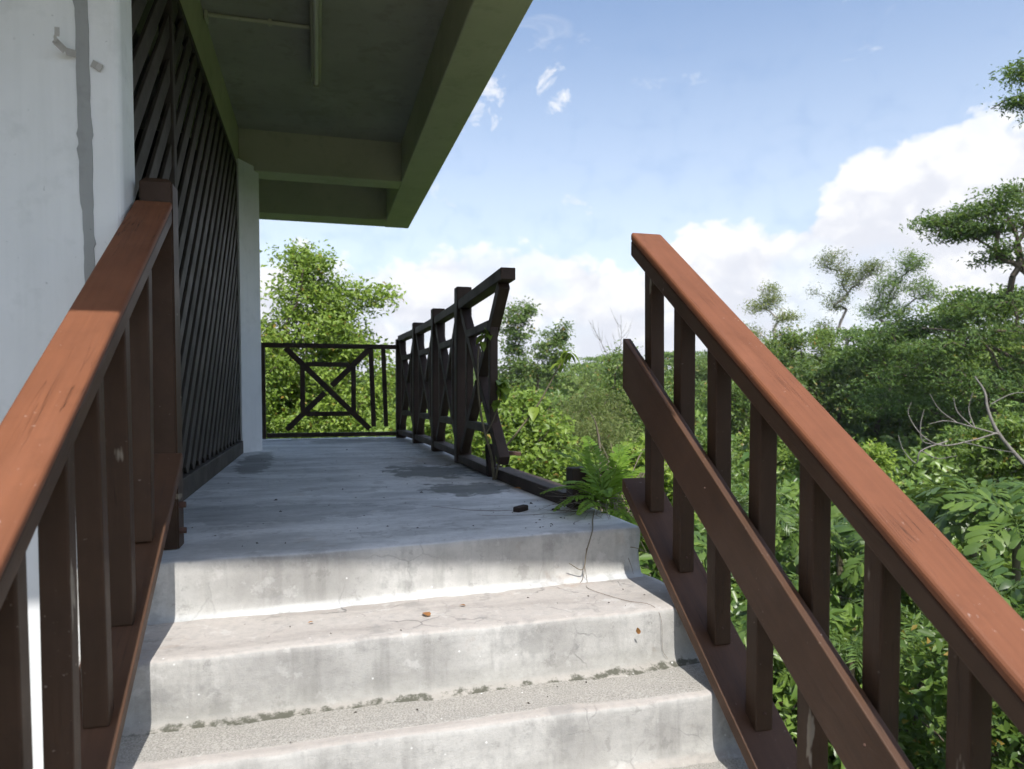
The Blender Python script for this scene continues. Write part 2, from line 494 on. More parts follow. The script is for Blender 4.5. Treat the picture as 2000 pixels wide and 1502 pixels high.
# ------------------------------------------------------------------ object helpers
def tag(o, label=None, cat=None, group=None, kind=None):
    if label:
        o['label'] = label
    if cat:
        o['category'] = cat
    if group:
        o['group'] = group
    if kind:
        o['kind'] = kind
    return o


def thing(name, label, cat, loc, group=None, rz=0.0, scale=1.0):
    o = bpy.data.objects.new(name, None)
    o.empty_display_size = 0.2
    o.location = loc
    o.rotation_euler = (0, 0, rz)
    o.scale = (scale,) * 3
    COL.objects.link(o)
    return tag(o, label, cat, group)


def link(name, me, mat, parent=None, matrix=None):
    o = bpy.data.objects.new(name, me)
    if mat is not None and not me.materials:
        me.materials.append(M[mat])
    COL.objects.link(o)
    if matrix is not None:
        o.matrix_world = matrix
    if parent is not None:                  # geometry is given in world space; keep it there
        o.parent = parent
        chain = Matrix.Identity(4)
        p = parent
        while p is not None:
            chain = (p.matrix_parent_inverse @ p.matrix_basis) @ chain
            p = p.parent
        o.matrix_parent_inverse = chain.inverted()
    return o


def bm_mesh(bm, smooth=False):
    me = bpy.data.meshes.new('mesh')
    bmesh.ops.recalc_face_normals(bm, faces=bm.faces)
    bm.to_mesh(me)
    bm.free()
    if smooth:
        me.polygons.foreach_set('use_smooth', [True] * len(me.polygons))
    return me


def hexa(bm, v8):
    vs = [bm.verts.new(v) for v in v8]
    for f in ((0, 1, 2, 3), (7, 6, 5, 4), (0, 4, 5, 1), (1, 5, 6, 2), (2, 6, 7, 3), (3, 7, 4, 0)):
        bm.faces.new([vs[i] for i in f])
    return vs


def bar(name, p0, p1, wx, hz, mat, parent=None, plumb=False, bevel=0.005, seg=2, side=None):
    """a straight timber from p0 to p1 (centre line), wx across, hz high; plumb = ends cut vertically"""
    p0, p1 = Vector(p0), Vector(p1)
    d = p1 - p0
    L = d.length
    ay = d.normalized()
    if side is not None:
        ax = Vector(side)
        ax = (ax - ay * ax.dot(ay)).normalized()
    elif abs(ay.z) > 0.95:
        ax = Vector((1, 0, 0))
        ax = (ax - ay * ax.dot(ay)).normalized()
    else:
        ax = ay.cross(Vector((0, 0, 1))).normalized()
    azv = ax.cross(ay)
    sh = (ay.z / azv.z) if plumb and abs(azv.z) > 1e-6 else 0.0
    bm = bmesh.new()
    v8 = []
    for y in (0, L):
        for x, z in ((-wx / 2, -hz / 2), (wx / 2, -hz / 2), (wx / 2, hz / 2), (-wx / 2, hz / 2)):
            v8.append((x, y + z * sh, z))
    hexa(bm, v8)
    if bevel:
        bmesh.ops.bevel(bm, geom=list(bm.edges), offset=bevel, segments=seg, affect='EDGES', profile=0.5)
    mtx = Matrix((ax, ay, azv)).transposed().to_4x4()
    mtx.translation = p0
    return link(name, bm_mesh(bm), mat, parent, mtx)


def box(name, x0, x1, y0, y1, z0, z1, mat, parent=None, bevel=0.006):
    bm = bmesh.new()
    c = Vector(((x0 + x1) / 2, (y0 + y1) / 2, z0))
    v8 = []
    for z in (z0, z1):
        for x, y in ((x0, y0), (x1, y0), (x1, y1), (x0, y1)):
            v8.append(Vector((x, y, z)) - c)
    hexa(bm, v8)
    if bevel:
        bmesh.ops.bevel(bm, geom=list(bm.edges), offset=bevel, segments=2, affect='EDGES', profile=0.5)
    return link(name, bm_mesh(bm), mat, parent, Matrix.Translation(c))


def arr_mesh(verts, tris, lv=None, smooth=False):
    me = bpy.data.meshes.new('mesh')
    verts = np.asarray(verts, np.float32)
    tris = np.asarray(tris, np.int32)
    n = len(tris)
    k = tris.shape[1]
    me.vertices.add(len(verts))
    me.vertices.foreach_set('co', verts.ravel())
    me.loops.add(n * k)
    me.loops.foreach_set('vertex_index', tris.ravel())
    me.polygons.add(n)
    me.polygons.foreach_set('loop_start', np.arange(0, n * k, k, dtype=np.int32))
    if lv is not None:
        a = me.attributes.new('lv', 'FLOAT', 'FACE')
        a.data.foreach_set('value', np.asarray(lv, np.float32))
    me.update(calc_edges=True)
    if smooth:
        me.polygons.foreach_set('use_smooth', [True] * n)
    return me


def tubes(segs, sides=5):
    """segs: list of (p0, r0, p1, r1) -> verts, quads"""
    p0 = np.array([s[0] for s in segs], float)
    p1 = np.array([s[2] for s in segs], float)
    r0 = np.array([s[1] for s in segs], float)
    r1 = np.array([s[3] for s in segs], float)
    d = p1 - p0
    d /= np.linalg.norm(d, axis=1, keepdims=True) + 1e-9
    ref = np.where(np.abs(d[:, 2:3]) > 0.9, np.array([[1.0, 0, 0]]), np.array([[0, 0, 1.0]]))
    u = np.cross(d, ref)
    u /= np.linalg.norm(u, axis=1, keepdims=True)
    v = np.cross(d, u)
    a = np.arange(sides) * 2 * np.pi / sides
    ring = u[:, None, :] * np.cos(a)[None, :, None] + v[:, None, :] * np.sin(a)[None, :, None]
    A = p0[:, None] + ring * r0[:, None, None]
    B = p1[:, None] + ring * r1[:, None, None]
    V = np.concatenate([A, B], 1).reshape(-1, 3)
    base = np.arange(len(segs))[:, None] * (2 * sides)
    i = np.arange(sides)[None]
    j = (i + 1) % sides
    Q = np.stack([base + i, base + j, base + sides + j, base + sides + i], -1).reshape(-1, 4)
    return V, Q


def curve_tube(name, pts, r0, r1, mat, parent=None, sides=7, sub=6, closed_end=True):
    """one smooth continuous tube through the points (Catmull-Rom), tapering"""
    P = [np.array(p, float) for p in pts]
    P = [2 * P[0] - P[1]] + P + [2 * P[-1] - P[-2]]
    path = []
    for i in range(1, len(P) - 2):
        for s in range(sub):
            t = s / sub
            path.append(0.5 * ((2 * P[i]) + (-P[i - 1] + P[i + 1]) * t + (2 * P[i - 1] - 5 * P[i] + 4 * P[i + 1] - P[i + 2]) * t * t
                               + (-P[i - 1] + 3 * P[i] - 3 * P[i + 1] + P[i + 2]) * t ** 3))
    path.append(P[-2])
    path = np.array(path)
    n = len(path)
    V, Q = [], []
    tang = np.gradient(path, axis=0)
    u = None
    for i in range(n):
        d = tang[i] / (np.linalg.norm(tang[i]) + 1e-9)
        if u is None:
            u = np.cross(d, (0.3, 0.2, 1.0)) if abs(d[2]) < 0.9 else np.cross(d, (1.0, 0, 0))
        u = u - d * (u @ d)
        u /= np.linalg.norm(u) + 1e-9
        v = np.cross(d, u)
        r = r0 + (r1 - r0) * i / (n - 1)
        for k in range(sides):
            a = 2 * math.pi * k / sides
            V.append(path[i] + (u * math.cos(a) + v * math.sin(a)) * r)
        if i:
            b = (i - 1) * sides
            for k in range(sides):
                Q.append((b + k, b + (k + 1) % sides, b + sides + (k + 1) % sides, b + sides + k))
    V = np.array(V)
    c = path[0]
    me = arr_mesh(V - c, Q, smooth=True)
    return link(name, me, mat, parent, Matrix.Translation(Vector(c))), path


# ================================================================== STRUCTURE
GZ = -4.0                                              # valley floor at the foot of the stairs


def ground_height(x, y):
    d = math.hypot(x, y)
    h = GZ + 0.35 * mnoise.noise((x * 0.08, y * 0.08, 0.3)) * min(1, d / 15)
    return h


bm = bmesh.new()
rings = [0, 4, 8, 12, 18, 26, 36, 50, 70, 100, 150, 230, 360, 600, 1000, 1700]
prev = None
for r_ in rings:
    cur = []
    for k in range(48 if r_ else 1):
        a = 2 * math.pi * k / 48
        x, y = r_ * math.sin(a), r_ * math.cos(a)
        cur.append(bm.verts.new((x, y, ground_height(x, y) if r_ < 700 else GZ)))
    if prev is not None:
        for k in range(48):
            if len(prev) == 1:
                bm.faces.new((prev[0], cur[k], cur[(k + 1) % 48]))
            else:
                bm.faces.new((prev[k], cur[k], cur[(k + 1) % 48], prev[(k + 1) % 48]))
    prev = cur
tag(link('ground', bm_mesh(bm, True), 'ground'), kind='structure')

# unseen slab added at the foot of the stairs to bounce light upwards
box('bounce_slab', -9.0, 6.5, -17.0, -2.6, GZ - 0.25, GZ + 0.42, 'concrete', None, 0.02)
tag(bpy.data.objects['bounce_slab'], kind='structure')

# ------------------------------------------------------------------ the building
bld = thing('building', 'white walled building with overhanging concrete eave above the raised walkway', 'building', (-1.5, 4.5, GZ))


def nose(k):
    """front edge of step k: Y at X=-0.4 and slope along X"""
    if k == 0:
        return 2.200, 0.052
    if k == 1:
        return 1.880, 0.015
    if k == 2:
        return 1.680, 0.002
    return 1.680 - 0.25 * (k - 2), 0.0


RISE = 0.17


def noseY(k, x):
    a, b = nose(k)
    return a + b * (x + 0.4)


def step_mesh(k, x0, x1, backY=None):
    z = -RISE * k
    # (reference, dy, z, joint)   reference f = own front edge, b = riser of the step above
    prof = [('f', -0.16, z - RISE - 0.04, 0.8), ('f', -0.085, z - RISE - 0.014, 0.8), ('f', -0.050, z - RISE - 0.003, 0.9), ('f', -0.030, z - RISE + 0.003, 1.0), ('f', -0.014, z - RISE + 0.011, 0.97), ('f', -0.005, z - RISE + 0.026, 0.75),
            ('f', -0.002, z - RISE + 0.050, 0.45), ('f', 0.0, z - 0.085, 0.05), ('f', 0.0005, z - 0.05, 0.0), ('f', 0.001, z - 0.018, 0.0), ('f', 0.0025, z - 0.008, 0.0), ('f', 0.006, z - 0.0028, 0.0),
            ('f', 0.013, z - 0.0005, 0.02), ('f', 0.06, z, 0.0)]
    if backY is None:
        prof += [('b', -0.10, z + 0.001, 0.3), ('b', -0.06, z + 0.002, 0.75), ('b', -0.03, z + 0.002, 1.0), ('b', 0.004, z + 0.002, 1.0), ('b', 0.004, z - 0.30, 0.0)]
    else:
        ny = 26
        for i in range(1, ny + 1):
            prof.append(('f', 0.06 + (backY - 2.3) * i / ny, z, 0.0))
        prof.append(('f', 0.06 + (backY - 2.3), z - 0.22, 0.0))
    prof.append(('f', 0.0 if backY is None else 0.25, z - (RISE + 0.30 if backY is None else 0.40), 0.0))
    nx = 96
    bm = bmesh.new()
    lay = bm.verts.layers.float.new('joint')
    wor = bm.verts.layers.float.new('worn')
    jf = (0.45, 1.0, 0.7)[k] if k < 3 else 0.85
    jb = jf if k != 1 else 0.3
    grid = []
    for i in range(nx + 1):
        x = x0 + (x1 - x0) * i / nx
        col = []
        for ref, dy_, z_, j in prof:
            y = (noseY(k, x) if ref == 'f' else noseY(k - 1, x)) + dy_
            n_ = mnoise.noise((x * 3.1, y * 3.0 + k * 7, z_ * 6)) * 0.0045 + mnoise.noise((x * 17, y * 17, z_ * 17 + k)) * 0.0022
            xx = x
            if i == nx or i == 0:
                xx += mnoise.noise((k * 3.3, y * 14, z_ * 14)) * 0.012
            front = ref == 'f' and dy_ < 0.05
            lift = 0.012 * (x + 0.4) * max(0.0, 1 - max(0.0, y - 2.3) / 2.0)          # the flight is not quite level
            v = bm.verts.new((xx, y + (n_ if front else 0), z_ + lift + (n_ if not front or dy_ > 0.002 else 0)))
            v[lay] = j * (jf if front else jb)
            v[wor] = 1.0 if (k >= 2 and not (ref == 'f' and dy_ < 0.05)) else (0.35 if k >= 2 and dy_ > 0.01 else 0.0)
            col.append(v)
        grid.append(col)
    m_ = len(prof)
    for i in range(nx):
        for q in range(m_):
            q2 = (q + 1) % m_
            bm.faces.new((grid[i][q], grid[i + 1][q], grid[i + 1][q2], grid[i][q2]))
    bm.faces.new(grid[0])
    bm.faces.new(list(reversed(grid[nx])))
    for f_ in bm.faces:
        f_.smooth = len(f_.verts) == 4
    return bm_mesh(bm)


XL, XR = -0.56, 1.10
me = step_mesh(0, -0.66, 1.075, 7.98)
link('walkway_floor', me, 'floor', bld)
stairs = thing('concrete_stairs', 'worn grey concrete stairs climbing to the walkway between two brown railings', 'stairs', (0.3, -2.4, GZ))
NST = 23
for k in range(1, NST + 1):
    link('step', step_mesh(k, XL, XR + 0.01 * ((k * 7) % 3 - 1)), 'concrete', stairs)
# sloping carriage slab under the steps
bm = bmesh.new()
ya, za, yb, zb = 2.2, -0.42, 1.68 - 0.25 * (NST - 2), -RISE * NST - 0.42
hexa(bm, [(-0.5, yb, zb - 0.15), (1.06, yb, zb - 0.15), (1.06, ya, za - 0.12), (-0.5, ya, za - 0.12), (-0.5, yb, zb + 0.05), (1.06, yb, zb + 0.05), (1.06, ya, za + 0.06), (-0.5, ya, za + 0.06)])
link('carriage_slab', bm_mesh(bm), 'concrete', stairs)

# white wall beside the stairs, with rounded outer corner
bm = bmesh.new()
WX, WY0, WY1, rr = -0.528, 2.27, 2.42, 0.022
prof = [(-4.0, WY0)]
for i in range(5):
    a = -math.pi / 2 + (math.pi / 2) * i / 4
    prof.append((WX - rr + rr * math.cos(a), WY0 + rr + rr * math.sin(a)))
prof += [(WX, WY1), (-4.0, WY1)]
lo = [bm.verts.new((x, y, GZ - 0.2)) for x, y in prof]
hi = [bm.verts.new((x, y, 2.30)) for x, y in prof]
for i in range(len(prof)):
    j = (i + 1) % len(prof)
    bm.faces.new((lo[i], lo[j], hi[j], hi[i]))
bm.faces.new(list(reversed(lo)))
bm.faces.new(hi)
wall = link('wall', bm_mesh(bm), 'white', bld)
# grey strip where a downpipe was taken off: ragged edges, a few mm proud
rng = random.Random(5)
bm = bmesh.new()
cols = []
zz = -1.2
while zz < 2.29:
    dxl = rng.uniform(-0.0012, 0.0012) + 0.0018 * mnoise.noise((0, 0, zz * 4)) - (0.004 if rng.random() < 0.08 else 0)
    dxr = rng.uniform(-0.0012, 0.0012) + 0.0018 * mnoise.noise((3, 0, zz * 4)) + (0.004 if rng.random() < 0.08 else 0)
    xc = -0.619 + (zz - 1.1) * -0.004
    if zz < 1.0:
        dxl += 0.006
    cols.append((xc - 0.0175 + dxl, xc + 0.017 + dxr, zz))
    zz += rng.uniform(0.012, 0.035)
va = [[bm.verts.new((a, WY0 + 0.004, z)), bm.verts.new((a + 0.001, WY0 - 0.0035, z)), bm.verts.new((b - 0.001, WY0 - 0.0035, z)), bm.verts.new((b, WY0 + 0.004, z))] for a, b, z in cols]
for i in range(len(va) - 1):
    for q in range(3):
        bm.faces.new((va[i][q], va[i][q + 1], va[i + 1][q + 1], va[i + 1][q]))
tag(link('plaster_strip', bm_mesh(bm), 'trace', wall), 'ragged grey plaster strip left by a removed pipe')
bm = bmesh.new()
cp_ = [(-0.600, 6.095), (-0.588, 6.090), (-0.455, 6.325), (-0.455, 6.345), (-0.50, 6.46), (-0.76, 6.46), (-0.76, 6.175)]
lo = [bm.verts.new((x, y, -0.01)) for x, y in cp_]
hi = [bm.verts.new((x, y, 2.33)) for x, y in cp_]
for i in range(len(cp_)):
    bm.faces.new((lo[i], lo[(i + 1) % len(cp_)], hi[(i + 1) % len(cp_)], hi[i]))
bm.faces.new(list(reversed(lo)))
bm.faces.new(hi)
link('column', bm_mesh(bm), 'white', bld)
# roof
box('roof_slab', -4.2, 0.972, 0.665, 7.985, 2.625, 2.86, 'soffit', bld, 0.004)
box('eave_beam', 0.712, 0.98, 0.66, 7.99, 2.29, 2.87, 'beam', bld, 0.008)
box('wall_beam', -0.86, -0.60, 2.43, 7.66, 2.292, 2.64, 'beam', bld, 0.006)
box('cross_beam', -0.60, 0.713, 6.27, 6.50, 2.294, 2.64, 'beam', bld, 0.006)
box('cross_beam', -4.2, 0.713, 7.68, 7.987, 2.2935, 2.64, 'beam', bld, 0.006)
box('cross_beam', -4.2, 0.713, 0.663, 0.85, 2.2935, 2.64, 'beam', bld, 0.006)
# the dark room behind the screen
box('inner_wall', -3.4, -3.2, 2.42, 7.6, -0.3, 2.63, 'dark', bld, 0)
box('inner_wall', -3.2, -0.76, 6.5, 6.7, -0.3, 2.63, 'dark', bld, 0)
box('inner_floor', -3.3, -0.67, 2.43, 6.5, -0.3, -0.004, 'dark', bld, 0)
# supports under the walkway
for y in (2.75, 5.2, 7.6):
    box('support_column', 0.72, 0.98, y - 0.13, y + 0.13, GZ - 0.2, -0.2, 'white', bld, 0.01)
box('lower_wall', -3.6, -0.50, 2.43, 7.7, GZ - 0.2, -0.32, 'white', bld, 0)

# ------------------------------------------------------------------ lattice screen
lat = thing('lattice_screen', 'dark brown diagonal lattice screen filling the wall opening beside the walkway', 'screen', (-0.62, 4.3, 0))
LX = -0.622
Y0, Y1, Z0, Z1 = 2.44, 6.07, 0.105, 2.255
bar('kick_board', (-0.600, Y0, 0.05), (-0.600, Y1 + 0.01, 0.05), 0.040, 0.10, 'lattice', lat)
bar('top_rail', (LX, Y0, Z1 + 0.018), (LX, Y1, Z1 + 0.018), 0.055, 0.036, 'lattice', lat)
bar('stile', (LX, Y0 + 0.02, Z0), (LX, Y0 + 0.02, Z1), 0.05, 0.05, 'lattice', lat)
bar('stile', (LX + 0.004, 3.46, Z0), (LX + 0.004, 3.46, Z1), 0.055, 0.06, 'lattice', lat)
bar('stile', (LX, Y1 - 0.02, Z0), (LX, Y1 - 0.02, Z1), 0.05, 0.04, 'lattice', lat)


def clip45(c, sgn):
    # line y = c + sgn*z clipped to the opening
    pts = []
    if sgn > 0:
        za_ = max(Z0, Y0 - c)
        zb_ = min(Z1, Y1 - c)
    else:
        za_ = max(Z0, c - Y1)
        zb_ = min(Z1, c - Y0)
    if zb_ - za_ < 0.06:
        return None
    return (c + sgn * za_, za_), (c + sgn * zb_, zb_)


c = Y0 - Z1 + 0.1
while c < Y1:
    s = clip45(c + random.Random(int(c * 100)).uniform(-0.006, 0.006), 1)
    if s:
        bar('slat', (LX + 0.013, *s[0]), (LX + 0.013, *s[1]), 0.072, 0.014, 'lattice', lat, bevel=0.002, seg=1, side=(0, 1, -1))
    c += 0.182
# ------------------------------------------------------------------ left stair railing
lr = thing('stair_railing', 'brown timber stair railing beside the white wall, with tall newel post and sunlit handrail', 'railing', (-0.465, 2.43, 0))


def lz(y):
    return 1.074 + 0.638 * (y - 2.40)


# newel with chamfered top edge
bm = bmesh.new()
hexa(bm, [(-0.046, -0.046, 0), (0.046, -0.046, 0), (0.046, 0.046, 0), (-0.046, 0.046, 0), (-0.046, -0.046, 1.128), (0.046, -0.046, 1.128), (0.046, 0.046, 1.128), (-0.046, 0.046, 1.128)])
top_e = [e for e in bm.edges if all(v.co.z > 1 for v in e.verts)]
bmesh.ops.bevel(bm, geom=top_e, offset=0.016, segments=1, affect='EDGES')
ve = [e for e in bm.edges if abs(e.verts[0].co.z - e.verts[1].co.z) > 0.5]
bmesh.ops.bevel(bm, geom=ve, offset=0.005, segments=2, affect='EDGES')
newel = link('newel_post', bm_mesh(bm), 'wood_baluster', lr, Matrix.Translation((-0.464, 2.428, 0.001)))
for z in (0.055, 0.135):
    bm = bmesh.new()
    bmesh.ops.create_cone(bm, cap_ends=True, segments=6, radius1=0.011, radius2=0.010, depth=0.02)
    link('bolt', bm_mesh(bm), 'rust', newel, Matrix.Translation((-0.409, 2.40, z)) @ Matrix.Rotation(R(90), 4, 'Y'))
HT = 0.055
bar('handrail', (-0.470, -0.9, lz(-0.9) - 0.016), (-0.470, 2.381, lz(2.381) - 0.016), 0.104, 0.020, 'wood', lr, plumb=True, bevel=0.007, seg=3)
bar('rail_shaded_body', (-0.470, -0.9, lz(-0.9) - 0.049), (-0.470, 2.381, lz(2.381) - 0.049), 0.100, 0.036, 'wood_shaded', lr, plumb=True, bevel=0.004, seg=2)  # lower part of the same rail, coloured as its shaded sides


def lbz(y):
    return 0.082 + 0.66 * (y - 2.055)


bar('bottom_rail', (-0.458, -0.9, lbz(-0.9) - 0.018), (-0.458, 2.38, lbz(2.38) - 0.018), 0.112, 0.034, 'wood_plank', lr, plumb=True, bevel=0.004)
for i, y in enumerate((2.075, 1.845, 1.63, 1.425, 1.203, 0.99, 0.79, 0.58, 0.37, 0.16, -0.05, -0.26, -0.47, -0.68)):
    jx, jy = rng.uniform(-0.003, 0.003), rng.uniform(-0.006, 0.006)
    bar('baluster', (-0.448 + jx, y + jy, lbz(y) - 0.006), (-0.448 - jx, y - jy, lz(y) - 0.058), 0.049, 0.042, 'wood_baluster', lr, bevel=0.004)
    # foot cut to the slope: small shadow-tight wedge below
bar('newel_post', (-0.464, -0.95, lbz(-0.95) - 0.5), (-0.464, -0.95, lz(-0.95) + 0.1), 0.09, 0.09, 'wood_baluster', lr)

# ------------------------------------------------------------------ right stair railing
rr_ = thing('stair_railing', 'brown timber stair railing on the valley side with a wide middle plank', 'railing', (1.08, 2.15, 0.05))


def rz(y):
    return 0.9905 + 0.690 * (y - 2.204)


HR = 0.0705
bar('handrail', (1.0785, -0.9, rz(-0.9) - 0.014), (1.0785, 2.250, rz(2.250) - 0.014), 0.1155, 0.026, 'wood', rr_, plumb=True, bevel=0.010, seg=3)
bar('rail_shaded_body', (1.0785, -0.9, rz(-0.9) - 0.053), (1.0785, 2.250, rz(2.250) - 0.053), 0.1115, 0.042, 'wood_shaded', rr_, plumb=True, bevel=0.005, seg=2)  # rail sides below the cap, shade painted in by the darker wood


def rpz(y):
    return 0.666 + 0.700 * (y - 2.277)


PH = 0.160
bar('middle_plank', (1.0240, -0.9, rpz(-0.9) - PH / 2 - 0.004), (1.0240, 2.279, rpz(2.279) - PH / 2 - 0.004), 0.030, PH * math.cos(math.atan(0.70)) * 1.06, 'wood_plank', rr_, plumb=True, bevel=0.003)


def rbz(y):
    return 0.0734 + 0.762 * (y - 2.14)


bar('bottom_rail', (1.0785, -0.9, rbz(-0.9) - 0.018), (1.0785, 2.284, rbz(2.284) - 0.018), 0.135, 0.036, 'wood_plank', rr_, plumb=True, bevel=0.004)
for i in range(15):
    y = 2.172 - 0.2012 * i
    jx, jy = rng.uniform(-0.003, 0.003), rng.uniform(-0.005, 0.005)
    b_ = bar('baluster', (1.0765 + jx, y + jy, rbz(y) - 0.010), (1.0765 - jx, y - jy, rz(y) - 0.064), 0.049, 0.049, 'wood_baluster', rr_, bevel=0.004)
    bm = bmesh.new()
    bmesh.ops.create_uvsphere(bm, u_segments=6, v_segments=4, radius=0.004)
    link('nail', bm_mesh(bm), 'rust', b_, Matrix.Translation((1.0765, y - 0.025, rbz(y) + 0.037)))
for y in (1.73, 1.13, 0.93):
    bm = bmesh.new()
    bmesh.ops.create_uvsphere(bm, u_segments=6, v_segments=4, radius=0.004)
    link('nail', bm_mesh(bm), 'rust', rr_, Matrix.Translation((1.0088, y, rpz(y) - 0.06)))

# ------------------------------------------------------------------ fences of the walkway
MT = 0.058


def panel(par, P, L, H0, H1, mat, cut=0.0, reach=None):
    """crossed panel: two long diagonals through a small square; P(u, z, off) maps along/height to world, off = through the fence"""
    zc = (H0 + H1) / 2
    uc = L / 2
    hs = (H1 - H0) * 0.305
    hd = (H1 - H0) / 2
    us = reach or min(hd, L / 2 - 0.01)
    side = (P(0, 0, 1.0) - P(0, 0, 0.0)).normalized()
    q = 0.008
    bar('diagonal', P(uc - us, H1, 0), P(uc + us, H0 + cut, 0), MT, MT, mat, par, side=side, bevel=0.003, seg=1)
    # the second diagonal is halved over the first: two pieces
    bar('diagonal', P(uc - us, H0, 0), P(uc - 0.035, zc - 0.035 * hd / us, 0), MT, MT, mat, par, side=side, bevel=0.003, seg=1)
    bar('diagonal', P(uc + 0.035, zc + 0.035 * hd / us, 0), P(uc + us, H1, 0), MT, MT, mat, par, side=side, bevel=0.003, seg=1)
    hu = hs * us / hd
    e = MT * 0.62
    for zz_ in (zc - hs, zc + hs):
        bar('square_rail', P(uc - hu + e, zz_, q), P(uc + hu - e, zz_, q), MT - 0.012, MT - 0.01, mat, par, side=side, bevel=0.003, seg=1)
    for uu in (uc - hu, uc + hu):
        bar('square_stile', P(uu, zc - hs + e * 0.4, q), P(uu, zc + hs - e * 0.4, q), MT - 0.014, MT - 0.01, mat, par, side=side, bevel=0.003, seg=1)


bf = thing('walkway_fence', 'dark timber fence across the far end of the walkway, crossed square panel and two bars', 'fence', (0.2, 7.75, 0))
FY = 7.75
bar('post', (-0.545, FY, 0.01), (-0.545, FY, 0.96), 0.055, 0.055, 'fence', bf)
bar('top_rail', (-0.62, FY, 0.972), (0.812, FY, 0.972), 0.075, 0.045, 'fence', bf)
bar('bottom_rail', (-0.51, FY, 0.047), (0.812, FY, 0.047), 0.07, 0.042, 'fence', bf)
panel(bf, lambda u, z, o: Vector((-0.36 + u, FY - o, z)), 0.93, 0.10, 0.945, 'fence')
bar('bar', (0.545, FY, 0.952), (0.57, FY - 0.004, 0.125), 0.048, 0.048, 'fence', bf)
bar('bar', (0.675, FY, 0.952), (0.70, FY - 0.004, 0.125), 0.044, 0.044, 'fence', bf)

rf = thing('walkway_fence', 'dark timber fence along the valley edge of the walkway, broken off at its near end', 'fence', (1.0, 5.5, 0))
posts = [(0.862, 7.79), (0.925, 6.86), (0.952, 5.86), (0.958, 4.84)]
for i, (x, y) in enumerate(posts):
    bar('post', (x, y, 0.002), (x + 0.004, y, (1.06, 1.15, 1.17, 1.20)[i]), 0.105, 0.10, 'fence', rf, bevel=0.008)


def frz(y):
    return 1.062 + (7.79 - y) * 0.005


def along(a, b, u, o=0.0):
    """point u metres from post a towards post b, o metres inwards"""
    d = Vector((b[0] - a[0], b[1] - a[1], 0)).normalized()
    return Vector((a[0], a[1], 0)) + d * u + Vector((-abs(d.y), 0, 0)) * o


for a, b in zip(posts[:-1], posts[1:]):
    L_ = math.hypot(b[0] - a[0], b[1] - a[1])
    up_ = Vector((0, 0, 1))
    bar('top_rail', along(a, b, L_ - 0.051) + up_ * frz(b[1]), along(a, b, 0.051) + up_ * frz(a[1]), 0.075, 0.06, 'fence', rf)
    bar('bottom_rail', along(a, b, L_ - 0.051) + up_ * 0.065, along(a, b, 0.051) + up_ * 0.065, 0.09, 0.05, 'fence', rf)
    panel(rf, lambda u, z, o, a=a, b=b: along(a, b, 0.052 + u, o) + Vector((0, 0, z)), L_ - 0.104, 0.095, 1.03, 'fence')
# the broken bay: rail end juts out, panel hangs from it, near post gone
pa, pb = (0.958, 4.84), (0.935, 3.53)
bar('top_rail', (0.935, 3.53, 1.085), (0.957, 4.789, 1.078), 0.078, 0.062, 'fence', rf)
panel(rf, lambda u, z, o: along(pa, pb, 0.052 + u, o) + Vector((0, 0, z)), 1.18, 0.095, 1.045, 'fence', cut=0.03, reach=0.575)
bar('bottom_rail', (0.985, 4.03, 0.030), (0.965, 4.789, 0.034), 0.10, 0.055, 'fence', rf)
bar('post_stub', (0.958, 3.98, -0.01), (0.945, 3.985, 0.19), 0.05, 0.06, 'rotten', rf, bevel=0.012)
bar('bracket', (0.965, 3.83, 0.155), (1.08, 3.80, 0.145), 0.05, 0.02, 'rust', rf, bevel=0.003)
bar('bottom_rail', (1.030, 2.80, 0.036), (0.995, 3.90, 0.032), 0.105, 0.062, 'fence', rf)
st = bar('post_stub', (1.020, 2.735, 0.0), (1.018, 2.737, 0.178), 0.075, 0.085, 'fence', rf, bevel=0.006)
bar('bolt_bar', (1.055, 2.75, 0.145), (1.19, 2.73, 0.160), 0.016, 0.016, 'rust', st, bevel=0.003)

# ------------------------------------------------------------------ things on the wall and ceiling
br = thing('wall_bracket', 'bent galvanised pipe bracket sticking out of the white wall beside the grey strip', 'bracket', (-0.66, 2.27, 1.42))


def strip(name, pts, wdt, th, mat, parent, up=(0, 0, 1)):
    for a, b in zip(pts[:-1], pts[1:]):
        bar(name, a, b, wdt, th, mat, parent, bevel=0.0008, seg=1, side=up)


strip('strap', [(-0.636, 2.268, 1.418), (-0.656, 2.246, 1.414), (-0.678, 2.230, 1.434), (-0.668, 2.216, 1.438)], 0.020, 0.002, 'galv', br)
bar('strap', (-0.6665, 2.2155, 1.438), (-0.666, 2.2155, 1.462), 0.012, 0.002, 'galv', br, bevel=0.0006, seg=1)
tb = thing('wall_bracket', 'small flat bracket stub on the white wall, right of the grey strip', 'bracket', (-0.585, 2.266, 1.385))
strip('strap', [(-0.598, 2.268, 1.398), (-0.585, 2.262, 1.390), (-0.572, 2.2635, 1.384)], 0.02, 0.003, 'galv', tb)

